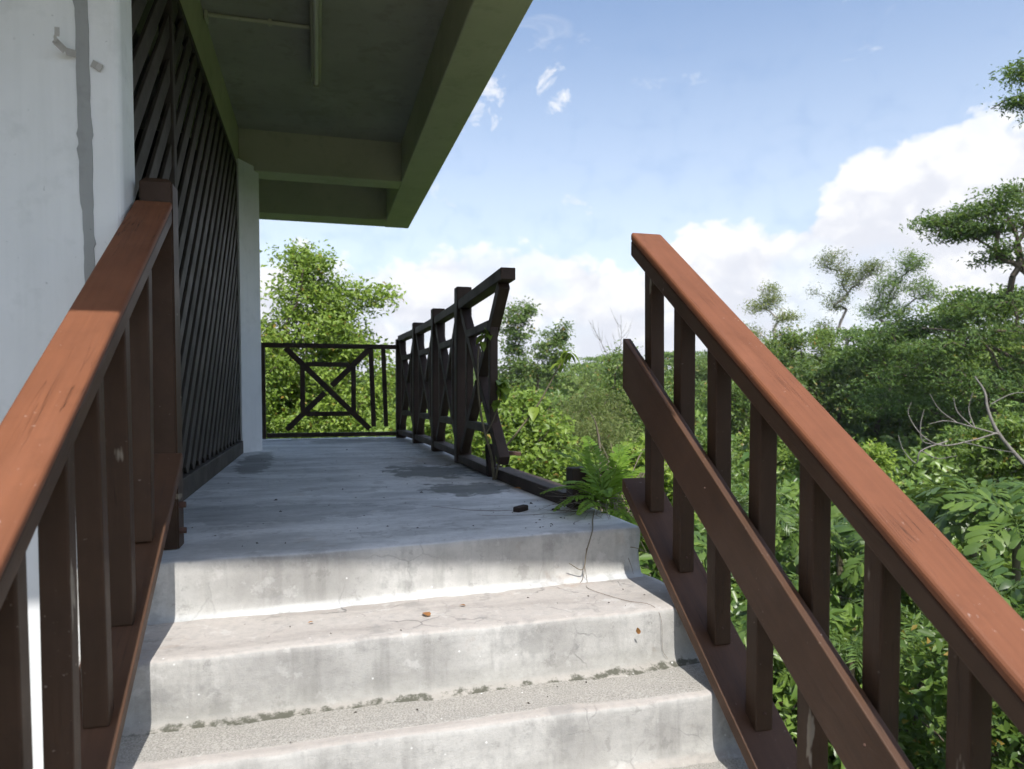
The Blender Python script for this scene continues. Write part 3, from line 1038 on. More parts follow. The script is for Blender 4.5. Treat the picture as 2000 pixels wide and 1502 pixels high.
fl = thing('strip_light', 'unlit fluorescent batten light fixed under the walkway ceiling', 'lamp', (0.01, 4.6, 2.62))
box('housing', -0.022, 0.042, 3.75, 5.06, 2.560, 2.622, 'enamel', fl, 0.006)
bm = bmesh.new()
bmesh.ops.create_cone(bm, cap_ends=True, segments=14, radius1=0.014, radius2=0.014, depth=1.22)
link('tube', bm_mesh(bm), 'tube', fl, Matrix.Translation((0.01, 4.41, 2.536)) @ Matrix.Rotation(R(90), 4, 'X'))
for y in (3.785, 5.035):
    box('lamp_holder', -0.008, 0.028, y - 0.014, y + 0.014, 2.516, 2.561, 'enamel', fl, 0.003)
cp = thing('conduit_pipe', 'thin painted conduit running across the ceiling to the strip light', 'pipe', (-0.3, 4.35, 2.6))
bm = bmesh.new()
bmesh.ops.create_cone(bm, cap_ends=True, segments=10, radius1=0.011, radius2=0.011, depth=0.556)
link('pipe', bm_mesh(bm, False), 'beam', cp, Matrix.Translation((-0.302, 4.43, 2.611)) @ Matrix.Rotation(R(90), 4, 'Y'))
box('saddle', -0.255, -0.235, 4.412, 4.448, 2.596, 2.626, 'beam', cp, 0.003)
box('junction_box', -0.592, -0.575, 4.395, 4.465, 2.575, 2.622, 'beam', cp, 0.004)


# ================================================================== VEGETATION
def unit(v):
    return v / (np.linalg.norm(v, axis=-1, keepdims=True) + 1e-9)


def leaf_arrays(pos, size, rg, aspect=0.42, tilt=0.6, droop=0.25, up=(0, -0.55, 0.85), dirs=None):
    """folded pointed leaves, 4 verts and 2 tris each"""
    n = len(pos)
    nrm = unit(np.array(up)[None] + rg.normal(0, tilt, (n, 3)))
    t = rg.normal(0, 1, (n, 3)) if dirs is None else dirs + rg.normal(0, 0.35, (n, 3))
    t = unit(t - nrm * np.sum(t * nrm, 1, keepdims=True))
    b = np.cross(nrm, t)
    L = (size * rg.uniform(0.65, 1.3, n))[:, None]
    W = L * aspect * rg.uniform(0.8, 1.2, (n, 1))
    base = pos - t * L * 0.5
    tip = pos + t * L * 0.5 - nrm * L * droop * rg.uniform(0, 1.3, (n, 1))
    mid = pos - t * L * 0.06
    rt = mid + b * W * 0.5 + nrm * W * 0.22
    lf = mid - b * W * 0.5 + nrm * W * 0.22
    V = np.stack([base, rt, tip, lf], 1).reshape(-1, 3)
    i = np.arange(n)[:, None] * 4
    T = np.concatenate([i + np.array([[0, 1, 2]]), i + np.array([[0, 2, 3]])], 1).reshape(-1, 3)
    lv = np.repeat(rg.uniform(0, 1, n), 2)
    return V, T, lv


def ell_points(rg, c, r, n, shell=0.55):
    """points inside an ellipsoid, weighted to its outside, lumpy"""
    d = unit(rg.normal(0, 1, (n, 3)))
    rad = rg.uniform(0, 1, (n, 1)) ** (1.0 / 3.0 * (1 - shell) + 0.12)
    return np.array(c)[None] + d * rad * np.array(r)[None] * rg.uniform(0.82, 1.12, (n, 1))


def grow(base, fork, attr, rg, sag=0.0, wob=0.06, rtip=0.006, rtrunk=0.12, expo=0.5):
    """branches from a wobbling trunk to every attractor -> segments"""
    base, fork = np.array(base, float), np.array(fork, float)
    H = np.linalg.norm(fork - base)
    nodes, par = [base], [-1]
    nt = max(4, int(H / 0.8))
    for i in range(1, nt + 1):
        s = i / nt
        p = base + (fork - base) * s + rg.normal(0, wob * H * 0.18, 3) * np.array([1, 1, 0.2]) * math.sin(math.pi * s)
        nodes.append(p)
        par.append(len(nodes) - 2)
    order = np.argsort(np.linalg.norm(attr - fork, axis=1))
    tips = []
    for k in order:
        p = attr[k]
        A = np.array(nodes)
        d = np.linalg.norm(A - p, axis=1) + 0.9 * np.maximum(0, A[:, 2] - p[2] + 0.1)
        d[:max(1, nt // 2)] += 1.5
        j = int(np.argmin(d))
        q = A[j]
        L = np.linalg.norm(p - q)
        m = 3 if L > 0.8 else 2
        pj = j
        for i in range(1, m + 1):
            s = i / m
            x = q + (p - q) * s
            if i < m:
                x = x + rg.normal(0, 0.10 * L, 3) + np.array([0, 0, 0.10 * L * math.sin(math.pi * s) - sag * L])
            nodes.append(x)
            par.append(pj)
            pj = len(nodes) - 1
        tips.append(pj)
    cnt = np.zeros(len(nodes))
    for t_ in tips:
        cnt[t_] += 1
    for i in range(len(nodes) - 1, 0, -1):
        cnt[par[i]] += cnt[i]
    rad = rtip * np.maximum(cnt, 1) ** expo
    rad *= min(1.0, rtrunk / max(rad[0], 1e-6)) if rad[0] > rtrunk else 1.0
    for i in range(nt + 1):
        rad[i] = max(rad[i], rtrunk * (1.0 - 0.45 * i / nt))
    rad[0] *= 1.35
    return [(nodes[par[i]], rad[par[i]] if cnt[par[i]] < cnt[i] * 2.5 + 1 or i <= nt else rad[i] * 1.15, nodes[i], rad[i]) for i in range(1, len(nodes))]


def tree(name, label, cat, base, fork, clumps, leafmat, seed, per=50, lsize=0.13, sig=(0.2, 0.2, 0.15), group=None, bark='bark', rtrunk=0.12, aspect=0.42, tilt=0.6, shell=0.55,
         droop=0.25, rtip=0.006, sides=5, wob=0.06):
    rg = np.random.default_rng(seed)
    base = np.array(base, float)
    th_ = thing(name, label, cat, base, group)
    attr = np.concatenate([ell_points(rg, c, r, n, shell) for c, r, n in clumps])
    V, Q = tubes(grow(base, fork, attr, rg, rtrunk=rtrunk, rtip=rtip, wob=wob), sides)
    mtx = Matrix.Translation(Vector(base))
    link('trunk', arr_mesh(V - base, Q, smooth=True), bark, th_, mtx)
    if per:
        k = rg.poisson(per, len(attr))
        pos = np.repeat(attr, k, 0) + rg.normal(0, 1, (k.sum(), 3)) * np.array(sig)[None]
        V, T, lv = leaf_arrays(pos, np.full(len(pos), lsize), rg, aspect, tilt, droop)
        link('crown', arr_mesh(V - base, T, lv), leafmat, th_, mtx)
    return th_


def P3(*a):
    return np.array(a, float)


G = GZ - 0.15
# --- the bright tree behind the end of the walkway
tree('broadleaf_tree', 'bright green broadleaf tree with open top rising behind the end fence of the walkway', 'tree', (0.15, 16.6, G), (0.0, 16.3, 0.4),
     [((0.21, 16.00, 0.84), (1.7, 1.4, 0.95), 105), ((-0.21, 15.60, 1.21), (1.0, 1.0, 0.7), 30), ((0.19, 15.60, -0.30), (1.9, 1.3, 0.9), 100), ((-0.62, 15.39, 0.14), (0.9, 0.9, 0.8), 30), ((1.01, 15.17, -0.07), (0.9, 0.9, 0.8), 34),
      ((0.18, 15.40, -1.36), (1.7, 1.2, 0.7), 40), ((-0.15, 16.00, 2.48), (0.85, 0.8, 0.75), 40), ((0.32, 15.80, 1.60), (1.15, 1.0, 0.6), 50), ((0.33, 16.20, 2.47), (0.6, 0.6, 0.6), 26), ((-0.48, 15.99, 3.33), (0.42, 0.4, 0.36), 12), ((-0.09, 16.00, 3.19), (0.4, 0.4, 0.3), 8),
      ((1.25, 15.95, 2.58), (0.42, 0.4, 0.28), 9), ((-0.93, 15.97, 1.86), (0.25, 0.3, 0.45), 8), ((-1.25, 15.95, 0.78), (0.5, 0.5, 1.0), 24), ((-1.78, 16.30, 1.87), (0.6, 0.6, 1.4), 20)],
     'leaf_bright', 1, per=72, lsize=0.105, sig=(0.17, 0.17, 0.12), rtrunk=0.13, aspect=0.5)
# --- trees seen past the broken fence
tree('forest_tree', 'dark green tree with twin rounded tops just beyond the broken fence end', 'tree', (10.6, 34.4, G), (10.34, 33.44, 1.68),
     [((9.43, 33.71, 3.66), (0.75, 0.9, 1.05), 30), ((11.00, 33.23, 2.42), (0.85, 1.0, 1.2), 40), ((9.86, 33.58, 4.53), (0.5, 0.5, 0.4), 10), ((11.40, 33.09, 3.41), (0.45, 0.5, 0.5), 10), ((9.98, 33.55, 0.93), (1.6, 1.3, 1.3), 60), ((9.26, 33.75, 1.68), (0.8, 0.8, 1.4), 34)],
     'leaf_mid', 2, per=46, lsize=0.19, sig=(0.20, 0.20, 0.13), rtrunk=0.15)
tree('light_green_bush', 'light green leafy bush filling the gap beneath the broken fence', 'bush', (3.2, 11.9, G), (3.13, 11.58, -0.91),
     [((3.13, 11.58, -0.18), (0.85, 0.8, 0.55), 60), ((2.59, 11.31, -0.28), (0.6, 0.6, 0.5), 36), ((3.68, 11.74, -0.33), (0.55, 0.6, 0.40), 34), ((3.03, 11.20, -0.87), (1.2, 0.9, 0.5), 60), ((3.64, 10.80, -0.72), (0.6, 0.6, 0.4), 30), ((3.32, 11.95, 0.29), (0.45, 0.4, 0.25), 16)],
     'leaf_bright', 3, per=44, lsize=0.115, sig=(0.14, 0.14, 0.09), rtrunk=0.06, aspect=0.5)
tree('light_green_bush', 'light green bush showing under the lower rails of the side fence', 'bush', (2.1, 13.2, G), (2.03, 12.84, -1.02),
     [((2.04, 12.84, -0.46), (1.2, 0.9, 0.5), 60), ((1.55, 13.41, -0.40), (0.8, 0.8, 0.5), 36), ((2.57, 13.15, -0.30), (0.7, 0.7, 0.5), 34)],
     'leaf_bright', 4, per=42, lsize=0.125, sig=(0.15, 0.15, 0.1), rtrunk=0.06, aspect=0.5)
tree('feathery_bush', 'soft feathery pale green bush in the middle distance behind the fern', 'bush', (5.95, 15.93, -2.34)[:2] + (G,), (5.94, 15.93, -1.12),
     [((5.83, 15.97, -0.39), (0.9, 0.9, 0.5), 40), ((6.76, 16.68, 0.07), (0.8, 0.8, 0.6), 40), ((5.38, 15.07, -0.91), (1.2, 1.0, 0.5), 46), ((6.22, 14.74, -0.68), (0.9, 0.9, 0.6), 40)],
     'leaf_pale', 5, per=90, lsize=0.11, sig=(0.2, 0.2, 0.2), rtrunk=0.05, aspect=0.18, tilt=1.2, bark='stem')
tree('slender_tree', 'slender mid green tree behind the top end of the middle plank', 'tree', (8.85, 19.04, -2.97)[:2] + (G,), (8.76, 19.08, 0.01),
     [((8.49, 19.21, 1.19), (0.5, 0.5, 0.45), 20), ((8.96, 18.99, 0.45), (0.8, 0.8, 0.8), 46), ((8.30, 19.29, 0.01), (0.6, 0.6, 0.7), 30), ((9.13, 18.35, -0.41), (0.9, 0.9, 0.9), 46), ((8.16, 18.26, -1.10), (0.9, 0.8, 0.7), 40)],
     'leaf_mid', 6, per=60, lsize=0.12, sig=(0.2, 0.2, 0.18), rtrunk=0.07)
tree('dark_bush', 'small round dark bush between the feathery bush and the bright one', 'bush', (6.07, 18.00, -2.68)[:2] + (G,), (6.07, 18.01, -1.04),
     [((6.07, 18.01, -0.56), (0.55, 0.5, 0.45), 30), ((6.25, 19.00, 0.02), (0.8, 0.7, 0.5), 30)], 'leaf_dark', 7, per=50, lsize=0.11, sig=(0.14, 0.14, 0.12), rtrunk=0.05)
for i, (c_, lab) in enumerate((((16.12, 45.21, 1.26), 'spreading mid green tree behind the dark twin topped tree'), ((23.30, 55.29, 1.88), 'low wide tree in the distance left of the middle plank'),
                               ((20.21, 36.82, 1.29), 'mid green tree seen between the first balusters of the valley railing'), ((23.73, 39.41, 1.52), 'mid green tree seen between the second and third balusters of the valley railing'))):
    c_ = P3(*c_)
    tree('valley_tree', lab, 'tree', (c_[0], c_[1] + 0.5, G), tuple(c_ - P3(0, 0, 1.5)),
         [(tuple(c_), (2.6, 2.2, 1.2), 60), (tuple(c_ - P3(0.5, 0.5, 1.6)), (3.2, 2.5, 1.4), 60)], ('leaf_mid', 'leaf_far', 'leaf_mid', 'leaf_dark')[i], 20 + i, per=50, lsize=0.24, sig=(0.30, 0.30, 0.2), rtrunk=0.15)
for i, (px_, lab) in enumerate((((29.12, 69.12, 4.08), 'flat topped umbrella tree standing far off above the canopy'), ((35.09, 66.28, 4.38), 'flat topped umbrella tree glimpsed between the first two balusters'))):
    c_ = P3(*px_)
    tree('umbrella_tree', lab, 'tree', (c_[0], c_[1], G), tuple(c_ - P3(0, 0, 2.2)),
         [(tuple(c_), (2.4, 2.4, 0.22), 30), (tuple(c_ - P3(1.5, 0, 0.8)), (1.8, 1.8, 0.2), 20), (tuple(c_ + P3(2.0, 0, -0.9)), (1.6, 1.6, 0.2), 18)], 'leaf_feather', 30 + i, per=60, lsize=0.3, sig=(0.4, 0.4, 0.10), rtrunk=0.12)
# bare twiggy trees on the skyline
rgb_ = np.random.default_rng(3)
for b_, tp, n_, lab in (((15.00, 34.91, 1.50), (13.76, 35.42, 4.32), 9, 'thin leafless sapling on the skyline left of the middle plank'), ((15.52, 35.78, 1.80), (15.70, 35.70, 4.67), 12, 'upright leafless sapling on the skyline beside the middle plank end')):
    b_, tp = P3(*b_), P3(*tp)
    th_ = thing('bare_sapling', lab, 'tree', (b_[0], b_[1], G))
    mid_ = b_ + (tp - b_) * 0.5 + P3(0.12, 0, -0.05)
    curve_tube('trunk', [(b_[0] + 0.2, b_[1], G), tuple(b_), tuple(mid_), tuple(tp)], 0.035, 0.006, 'bark_grey', th_, 5)
    for q_ in range(n_):
        s_ = rgb_.uniform(0.0, 0.85)
        o_ = b_ + (tp - b_) * s_ + P3(0.12, 0, -0.05) * math.sin(math.pi * s_)
        dr = P3(rgb_.choice([-1, 1]) * rgb_.uniform(0.3, 0.8), rgb_.normal(0, 0.3), 1.0)
        L_ = rgb_.uniform(0.6, 1.5) * (1.1 - 0.5 * s_)
        curve_tube('twig', [tuple(o_), tuple(o_ + dr * L_ * 0.4 + P3(0, 0, -0.06)), tuple(o_ + dr * L_ * P3(0.75, 0.8, 1.0))], 0.013, 0.005, 'bark_grey', th_, 4, 4)
# --- right hand side: pale trunked trees
tree('pale_trunk_tree', 'thin crowned tree with a bare white leaning trunk behind the sloping handrail', 'tree', (20.76, 28.18, 0.67)[:2] + (G,), (20.15, 28.62, 3.47),
     [((20.01, 28.72, 4.76), (0.55, 0.6, 0.45), 42), ((19.46, 29.09, 4.43), (0.4, 0.4, 0.3), 24), ((20.64, 28.27, 3.91), (0.6, 0.5, 0.22), 36), ((19.91, 28.79, 5.23), (0.25, 0.25, 0.25), 15), ((19.29, 29.21, 3.27), (0.7, 0.6, 0.4), 42)],
     'leaf_pale', 8, per=20, lsize=0.13, sig=(0.19, 0.19, 0.13), shell=0.2, bark='bark_pale', rtrunk=0.16, rtip=0.0045, aspect=0.3)
tree('forked_tree', 'tall open crowned tree with forking dark limbs, left of the pair on the skyline', 'tree', (24.26, 29.25, 0.68)[:2] + (G,), (24.49, 29.06, 3.37),
     [((23.92, 29.52, 6.83), (0.75, 0.7, 0.5), 48), ((24.54, 29.02, 5.92), (0.7, 0.7, 0.7), 66), ((25.27, 28.38, 6.33), (0.6, 0.6, 0.4), 48), ((24.12, 29.36, 4.86), (0.7, 0.7, 0.5), 42), ((23.70, 29.70, 3.65), (0.4, 0.4, 0.4), 18), ((23.32, 30.00, 5.40), (0.25, 0.3, 0.25), 6)],
     'leaf_pale', 9, per=20, lsize=0.13, sig=(0.19, 0.19, 0.13), shell=0.2, bark='bark_grey', rtrunk=0.16, rtip=0.0045, aspect=0.3)
tree('forked_tree', 'tall open crowned tree with greener tufts, right of the pair on the skyline', 'tree', (25.14, 27.14, 0.67)[:2] + (G,), (25.14, 27.15, 3.23),
     [((25.73, 26.59, 6.39), (0.65, 0.7, 0.5), 60), ((25.16, 27.13, 5.31), (0.8, 0.8, 0.6), 78), ((24.79, 27.47, 4.41), (0.8, 0.7, 0.6), 72), ((26.03, 26.29, 5.22), (0.6, 0.7, 0.5), 42), ((26.32, 26.01, 4.86), (0.45, 0.4, 0.3), 24), ((25.47, 26.84, 4.13), (0.6, 0.6, 0.4), 36)],
     'leaf_feather', 10, per=20, lsize=0.13, sig=(0.19, 0.19, 0.13), shell=0.2, bark='bark_grey', rtrunk=0.17, rtip=0.0045, aspect=0.3)
# --- wall of forest on the right
for i, (c_, r_, n_, mt_, lab) in enumerate((
        ((18.29, 27.47, 1.55), (1.6, 1.4, 1.1), 60, 'leaf_mid', 'rounded tree crown directly behind the sloping handrail, below the white trunk'),
        ((18.91, 24.57, 2.07), (1.7, 1.4, 0.9), 70, 'leaf_mid', 'broad mid green tree beneath the forked trees'),
        ((17.24, 20.78, 0.62), (1.8, 1.5, 0.9), 70, 'leaf_dark', 'dense dark tree below the broad mid green one'),
        ((15.24, 21.07, -0.08), (1.5, 1.3, 0.9), 60, 'leaf_dark', 'dark tree low behind the middle of the sloping handrail'),
        ((17.49, 19.24, 1.76), (1.2, 1.2, 0.7), 46, 'leaf_feather', 'fresh green tree crown left of the layered feathery tree'),
        ((18.84, 16.44, 2.37), (2.2, 1.9, 1.0), 90, 'leaf_mid', 'broad dense tree filling the gap behind the layered feathery tree'),
        ((19.04, 19.15, 1.11), (1.8, 1.6, 0.9), 70, 'leaf_mid', 'dense tree low between the forked trees and the layered tree'),
        ((12.93, 20.22, -0.04), (1.1, 1.1, 0.9), 50, 'leaf_mid', 'mid green tree between the third and fourth balusters of the valley railing'))):
    c_ = P3(*c_)
    tree('valley_tree', lab, 'tree', (c_[0] + 0.3, c_[1] + 0.6, G), tuple(c_ - P3(0, 0, 0.9)),
         [(tuple(c_), r_, n_), (tuple(c_ - P3(0.3, 0.6, 1.3)), (r_[0] * 1.15, r_[1] * 1.1, 0.8), int(n_ * 0.7)), (tuple(c_ + P3(r_[0] * 0.5, 0, r_[2] * 0.8)), (0.6, 0.6, 0.4), 10),
          (tuple(c_ + P3(-r_[0] * 0.6, 0, r_[2] * 0.6)), (0.6, 0.6, 0.4), 10)], mt_, 40 + i, per=58, lsize=0.15, sig=(0.19, 0.19, 0.11), rtrunk=0.12)
# layered, feathery tree at the right edge: flat pads of fine leaves on long limbs
pads = [((14.35, 13.93, 4.61), 0.55, 0.10), ((14.80, 13.45, 4.74), 0.5, 0.12), ((14.71, 13.56, 4.22), 0.6, 0.10), ((15.10, 13.11, 4.33), 0.55, 0.14), ((15.31, 12.87, 4.92), 0.5, 0.14), ((15.27, 12.92, 3.66), 0.4, 0.12), ((15.76, 12.32, 4.30), 0.8, 0.3),
        ((15.71, 13.17, 7.88), 0.22, 0.12), ((15.75, 13.12, 7.17), 0.22, 0.08), ((16.27, 12.47, 7.31), 0.6, 0.3), ((14.67, 14.32, 2.27), 0.8, 0.12), ((14.80, 13.45, 2.43), 0.7, 0.14), ((15.25, 12.94, 2.62), 0.6, 0.18), ((14.46, 15.22, 1.96), 0.6, 0.10),
        ((13.95, 15.70, 1.52), 0.6, 0.10), ((14.46, 13.81, 1.55), 1.0, 0.18), ((14.82, 12.67, 1.83), 0.8, 0.18), ((14.29, 14.69, 1.03), 0.8, 0.15), ((14.82, 13.43, 0.76), 1.0, 0.2), ((15.02, 12.44, 0.85), 0.8, 0.2), ((14.70, 14.29, 0.14), 0.9, 0.2),
        ((15.17, 13.04, -0.08), 0.9, 0.2), ((14.23, 15.44, 0.19), 0.8, 0.2), ((15.56, 11.76, 1.88), 0.9, 0.3), ((15.58, 11.73, 0.57), 0.9, 0.3)]
rgt = np.random.default_rng(12)
lay = []
for p_, a_, b_ in pads:
    for _ in range(5):
        q_ = P3(*p_) + rgt.normal(0, 0.5, 3) * P3(a_, a_, b_ * 1.4)
        lay.append((tuple(q_), (a_ * rgt.uniform(0.5, 1.2), a_ * 0.8, b_ * rgt.uniform(0.6, 1.8)), int(4 + 7 * a_)))
lt_ = tree('layered_tree', 'tall feathery tree with flat layered branches at the right edge', 'tree', (16.40, 11.44, -0.97)[:2] + (G,), (16.26, 11.64, 2.11),
     lay, 'leaf_feather', 11, per=30, lsize=0.11, sig=(0.21, 0.21, 0.08), rtrunk=0.2, rtip=0.004, aspect=0.32, tilt=0.5, droop=0.5, shell=0.1)
for b_ in ([(16.01, 11.99, 1.91), (15.61, 12.51, 2.86), (15.33, 12.84, 3.36), (14.98, 13.25, 3.88), (14.57, 13.71, 4.33), (14.16, 14.12, 4.64)], [(15.43, 12.73, 3.23), (15.32, 12.85, 4.05), (15.16, 13.05, 4.61), (14.96, 13.27, 4.88)],
           [(16.24, 12.51, 5.85), (15.94, 12.89, 6.93), (15.66, 13.23, 7.32), (15.34, 13.60, 7.16)], [(15.81, 12.25, 0.80), (15.21, 12.99, 1.40), (14.67, 13.59, 1.90), (14.30, 14.41, 2.08)], [(15.82, 12.24, 0.12), (15.16, 13.05, 0.46), (14.47, 13.80, 0.88), (14.20, 14.93, 1.36)]):
    curve_tube('limb', b_, 0.055, 0.012, 'bark', lt_, 6)
# shrubs at mid distance on the right
for i, (c_, r_, n_, mt_, lab) in enumerate((
        ((10.56, 13.32, -0.88), (0.7, 0.8, 0.38), 50, 'leaf_bright', 'low mounded bright shrub behind the middle of the sloping handrail'),
        ((9.76, 11.39, -0.80), (0.65, 0.7, 0.34), 46, 'leaf_bright', 'bright shrub right of the low mounded one, above the palms'),
        ((10.85, 15.60, -0.95), (0.8, 0.8, 0.5), 40, 'leaf_mid', 'mid green shrub seen between the balusters of the valley railing'),
        ((9.91, 8.42, -0.38), (0.7, 0.7, 0.5), 50, 'leaf_mid', 'mid green shrub behind the grey dead branches'),
        ((7.32, 13.09, -0.89), (0.9, 0.9, 0.6), 46, 'leaf_mid', 'mid green shrub behind the second baluster of the valley railing'),
        ((4.40, 8.98, -0.66), (0.5, 0.5, 0.45), 44, 'leaf_bright', 'sunlit yellow green shrub just behind the first baluster of the valley railing'),
        ((2.92, 5.24, -1.72), (0.35, 0.4, 0.3), 34, 'leaf_mid', 'small leafy shrub growing against the side of the stairs'),
        ((4.29, 3.60, -1.39), (0.6, 0.6, 0.35), 46, 'leaf_mid', 'leafy shrub under the sloping handrail at the lower right corner'))):
    c_ = P3(*c_)
    d_ = math.hypot(c_[0], c_[1])
    tree('shrub', lab, 'shrub', (c_[0] + 0.1, c_[1] + 0.2, G), tuple(c_ - P3(0, 0, 0.5)),
         [(tuple(c_), r_, n_), (tuple(c_ - P3(0, 0, 0.6)), (r_[0] * 1.1, r_[1] * 1.1, 0.5), int(n_ * 0.6))], mt_, 60 + i, per=56, lsize=0.075 + 0.002 * d_, sig=(0.11, 0.11, 0.08), rtrunk=0.03, rtip=0.004, aspect=0.5)

# --- grey dead tree leaning in from the right
dt = thing('dead_tree', 'grey leafless dead tree leaning in above the palms at the right edge', 'tree', (8.90, 6.47, -1.01)[:2] + (G,))
main = [(8.90, 6.47, -1.01)[:2] + (G,), (8.78, 6.63, -0.84), (8.52, 6.96, -0.40), (8.34, 7.17, -0.02), (8.34, 7.32, 0.27), (8.39, 7.42, 0.50), (8.39, 7.57, 0.70)]
curve_tube('trunk', main, 0.034, 0.008, 'bark_grey', dt, 8)
for k_, b_ in enumerate(([(8.36, 7.15, -0.05), (8.01, 7.24, 0.05), (7.68, 7.31, 0.13), (7.47, 7.38, 0.09)], [(8.34, 7.17, -0.02), (7.94, 7.17, -0.11), (7.50, 7.20, -0.17), (7.27, 7.29, -0.04), (7.17, 7.40, 0.21), (7.19, 7.38, 0.37)],
                         [(8.01, 7.24, 0.05), (7.83, 7.30, 0.24), (7.79, 7.33, 0.43)], [(7.61, 7.23, -0.12), (7.20, 7.22, -0.23), (7.17, 7.26, -0.39), (7.07, 7.36, -0.24), (7.02, 7.40, -0.05)],
                         [(7.83, 7.30, 0.10), (7.62, 7.37, 0.27), (7.47, 7.38, 0.47)], [(8.03, 7.22, 0.03), (8.05, 7.34, 0.27), (8.08, 7.31, 0.50)], [(7.49, 7.21, -0.16), (7.28, 7.28, -0.12), (7.26, 7.30, 0.08), (7.29, 7.28, 0.28)],
                         [(8.36, 7.30, 0.34), (8.58, 7.20, 0.47), (8.81, 7.08, 0.50)], [(7.79, 7.18, -0.13), (7.90, 6.92, -0.19), (8.01, 6.64, -0.23)],
                         [(7.20, 7.22, -0.23), (7.25, 7.03, -0.31), (7.39, 6.88, -0.27)])):
    curve_tube('branch', b_, 0.012 - 0.0005 * k_, 0.004, 'bark_grey', dt, 6)


# --- palms: pinnate fronds with broad wedge leaflets
def frond_mesh(L, n, lmax, wd, arch, droop, seed, taper=False, fish=0.9):
    rg = np.random.default_rng(seed)
    V, T, lv = [], [], []

    def pt(s):
        return np.array([0.0, L * s * (1 - 0.12 * s), arch * s - droop * s * s])
    segs = [(pt(i / 8), 0.010 * L * (1 - 0.85 * i / 8), pt((i + 1) / 8), 0.010 * L * (1 - 0.85 * (i + 1) / 8)) for i in range(8)]
    TV, TQ = tubes(segs, 4)
    V = list(TV)
    for q in TQ:
        T += [(q[0], q[1], q[2]), (q[0], q[2], q[3])]
        lv += [0.5, 0.5]
    for i in range(n):
        s = 0.10 + 0.90 * (i + 0.5) / n
        p = pt(s)
        tg = pt(min(1, s + 0.02)) - pt(s - 0.02)
        tg /= np.linalg.norm(tg)
        if taper:
            l = lmax * (1.02 - s) ** 0.6 * min(1, s * 6 + 0.3)
        else:
            l = lmax * (0.55 + 0.45 * math.sin(math.pi * min(1, s * 0.95 + 0.05)))
        for sg in (-1, 1):
            fw_ = 0.55 + 0.5 * s + rg.uniform(-0.12, 0.12) * (1 if taper else 2.5)
            d = np.array([sg, 0, 0]) * 1.0 + tg * fw_ + np.array([0, 0, 0.12 + rg.uniform(-0.15, 0.1) * (1 if taper else 2.5)])
            d /= np.linalg.norm(d)
            up = np.cross(d, tg) * (-sg)
            up /= np.linalg.norm(up) + 1e-9
            up = up if up[2] > 0 else -up
            b = np.cross(d, up)
            ll = l * rg.uniform(0.85, 1.1)
            w1, w2 = wd * rg.uniform(0.8, 1.15), wd * fish * rg.uniform(0.7, 1.2)
            dr = np.array([0, 0, -1]) * ll * rg.uniform(0.15, 0.4)
            k = len(V)
            V += [p, p + d * ll * 0.5 + b * w1 * 0.5 - up * w1 * 0.12, p + d * ll * 0.5 + dr * 0.15 + up * w1 * 0.05, p + d * ll * 0.5 - b * w1 * 0.5 - up * w1 * 0.12,
                  p + d * ll * 0.93 + b * w2 * 0.5 + dr * 0.8, p + d * ll * 1.0 + dr, p + d * ll * 0.90 - b * w2 * 0.5 + dr * 0.8]
            T += [(k, k + 1, k + 2), (k, k + 2, k + 3), (k + 1, k + 4, k + 2), (k + 2, k + 4, k + 5), (k + 2, k + 5, k + 6), (k + 2, k + 6, k + 3)]
            lv += [rg.uniform(0, 0.96)] * 6
    return arr_mesh(np.array(V), np.array(T), lv)


def place_fronds(th_, origin, meshes, mat, rg, n, e0, e1, sc0, sc1, name='frond'):
    for i in range(n):
        a = 2 * math.pi * (i + rg.uniform(-0.35, 0.35)) / n
        e = rg.uniform(e0, e1)
        s = rg.uniform(sc0, sc1)
        mtx = Matrix.Translation(Vector(origin)) @ Matrix.Rotation(a, 4, 'Z') @ Matrix.Rotation(e, 4, 'X') @ Matrix.Rotation(rg.uniform(-0.7, 0.7), 4, 'Y') @ Matrix.Scale(s, 4)
        link(name, meshes[i % len(meshes)], mat, th_, mtx)


pf = [frond_mesh(0.95, 10, 0.29, 0.080, 0.50, 0.70, 100 + i) for i in range(4)]
pf2 = [frond_mesh(1.05, 20, 0.27, 0.034, 0.6, 0.85, 110 + i, fish=0.25) for i in range(3)]
rgp = np.random.default_rng(77)
PALMS = [((1690, 975), (7.62, 8.61, -1.12), 0, 1.0), (0, (7.60, 7.67, -1.08), 0, 1.05), (0, (7.58, 6.82, -0.85), 0, 1.1), (0, (7.40, 6.11, -0.99), 0, 1.1), (0, (6.16, 6.56, -1.36), 0, 0.95), (0, (6.11, 5.77, -1.39), 0, 1.0),
         (0, (5.96, 5.03, -1.43), 0, 1.0), (0, (6.41, 7.68, -1.43), 1, 0.95), (0, (5.11, 5.07, -1.69), 1, 0.85), (0, (5.79, 7.66, -1.26), 0, 0.9), (0, (5.12, 7.65, -0.97), 1, 0.9), (0, (4.14, 6.84, -1.25), 0, 0.8),
         (0, (4.48, 6.14, -1.63), 0, 0.8), (0, (4.30, 5.00, -1.73), 1, 0.75), (0, (3.61, 5.52, -1.71), 0, 0.7), (0, (5.09, 4.50, -1.62), 0, 0.8)]
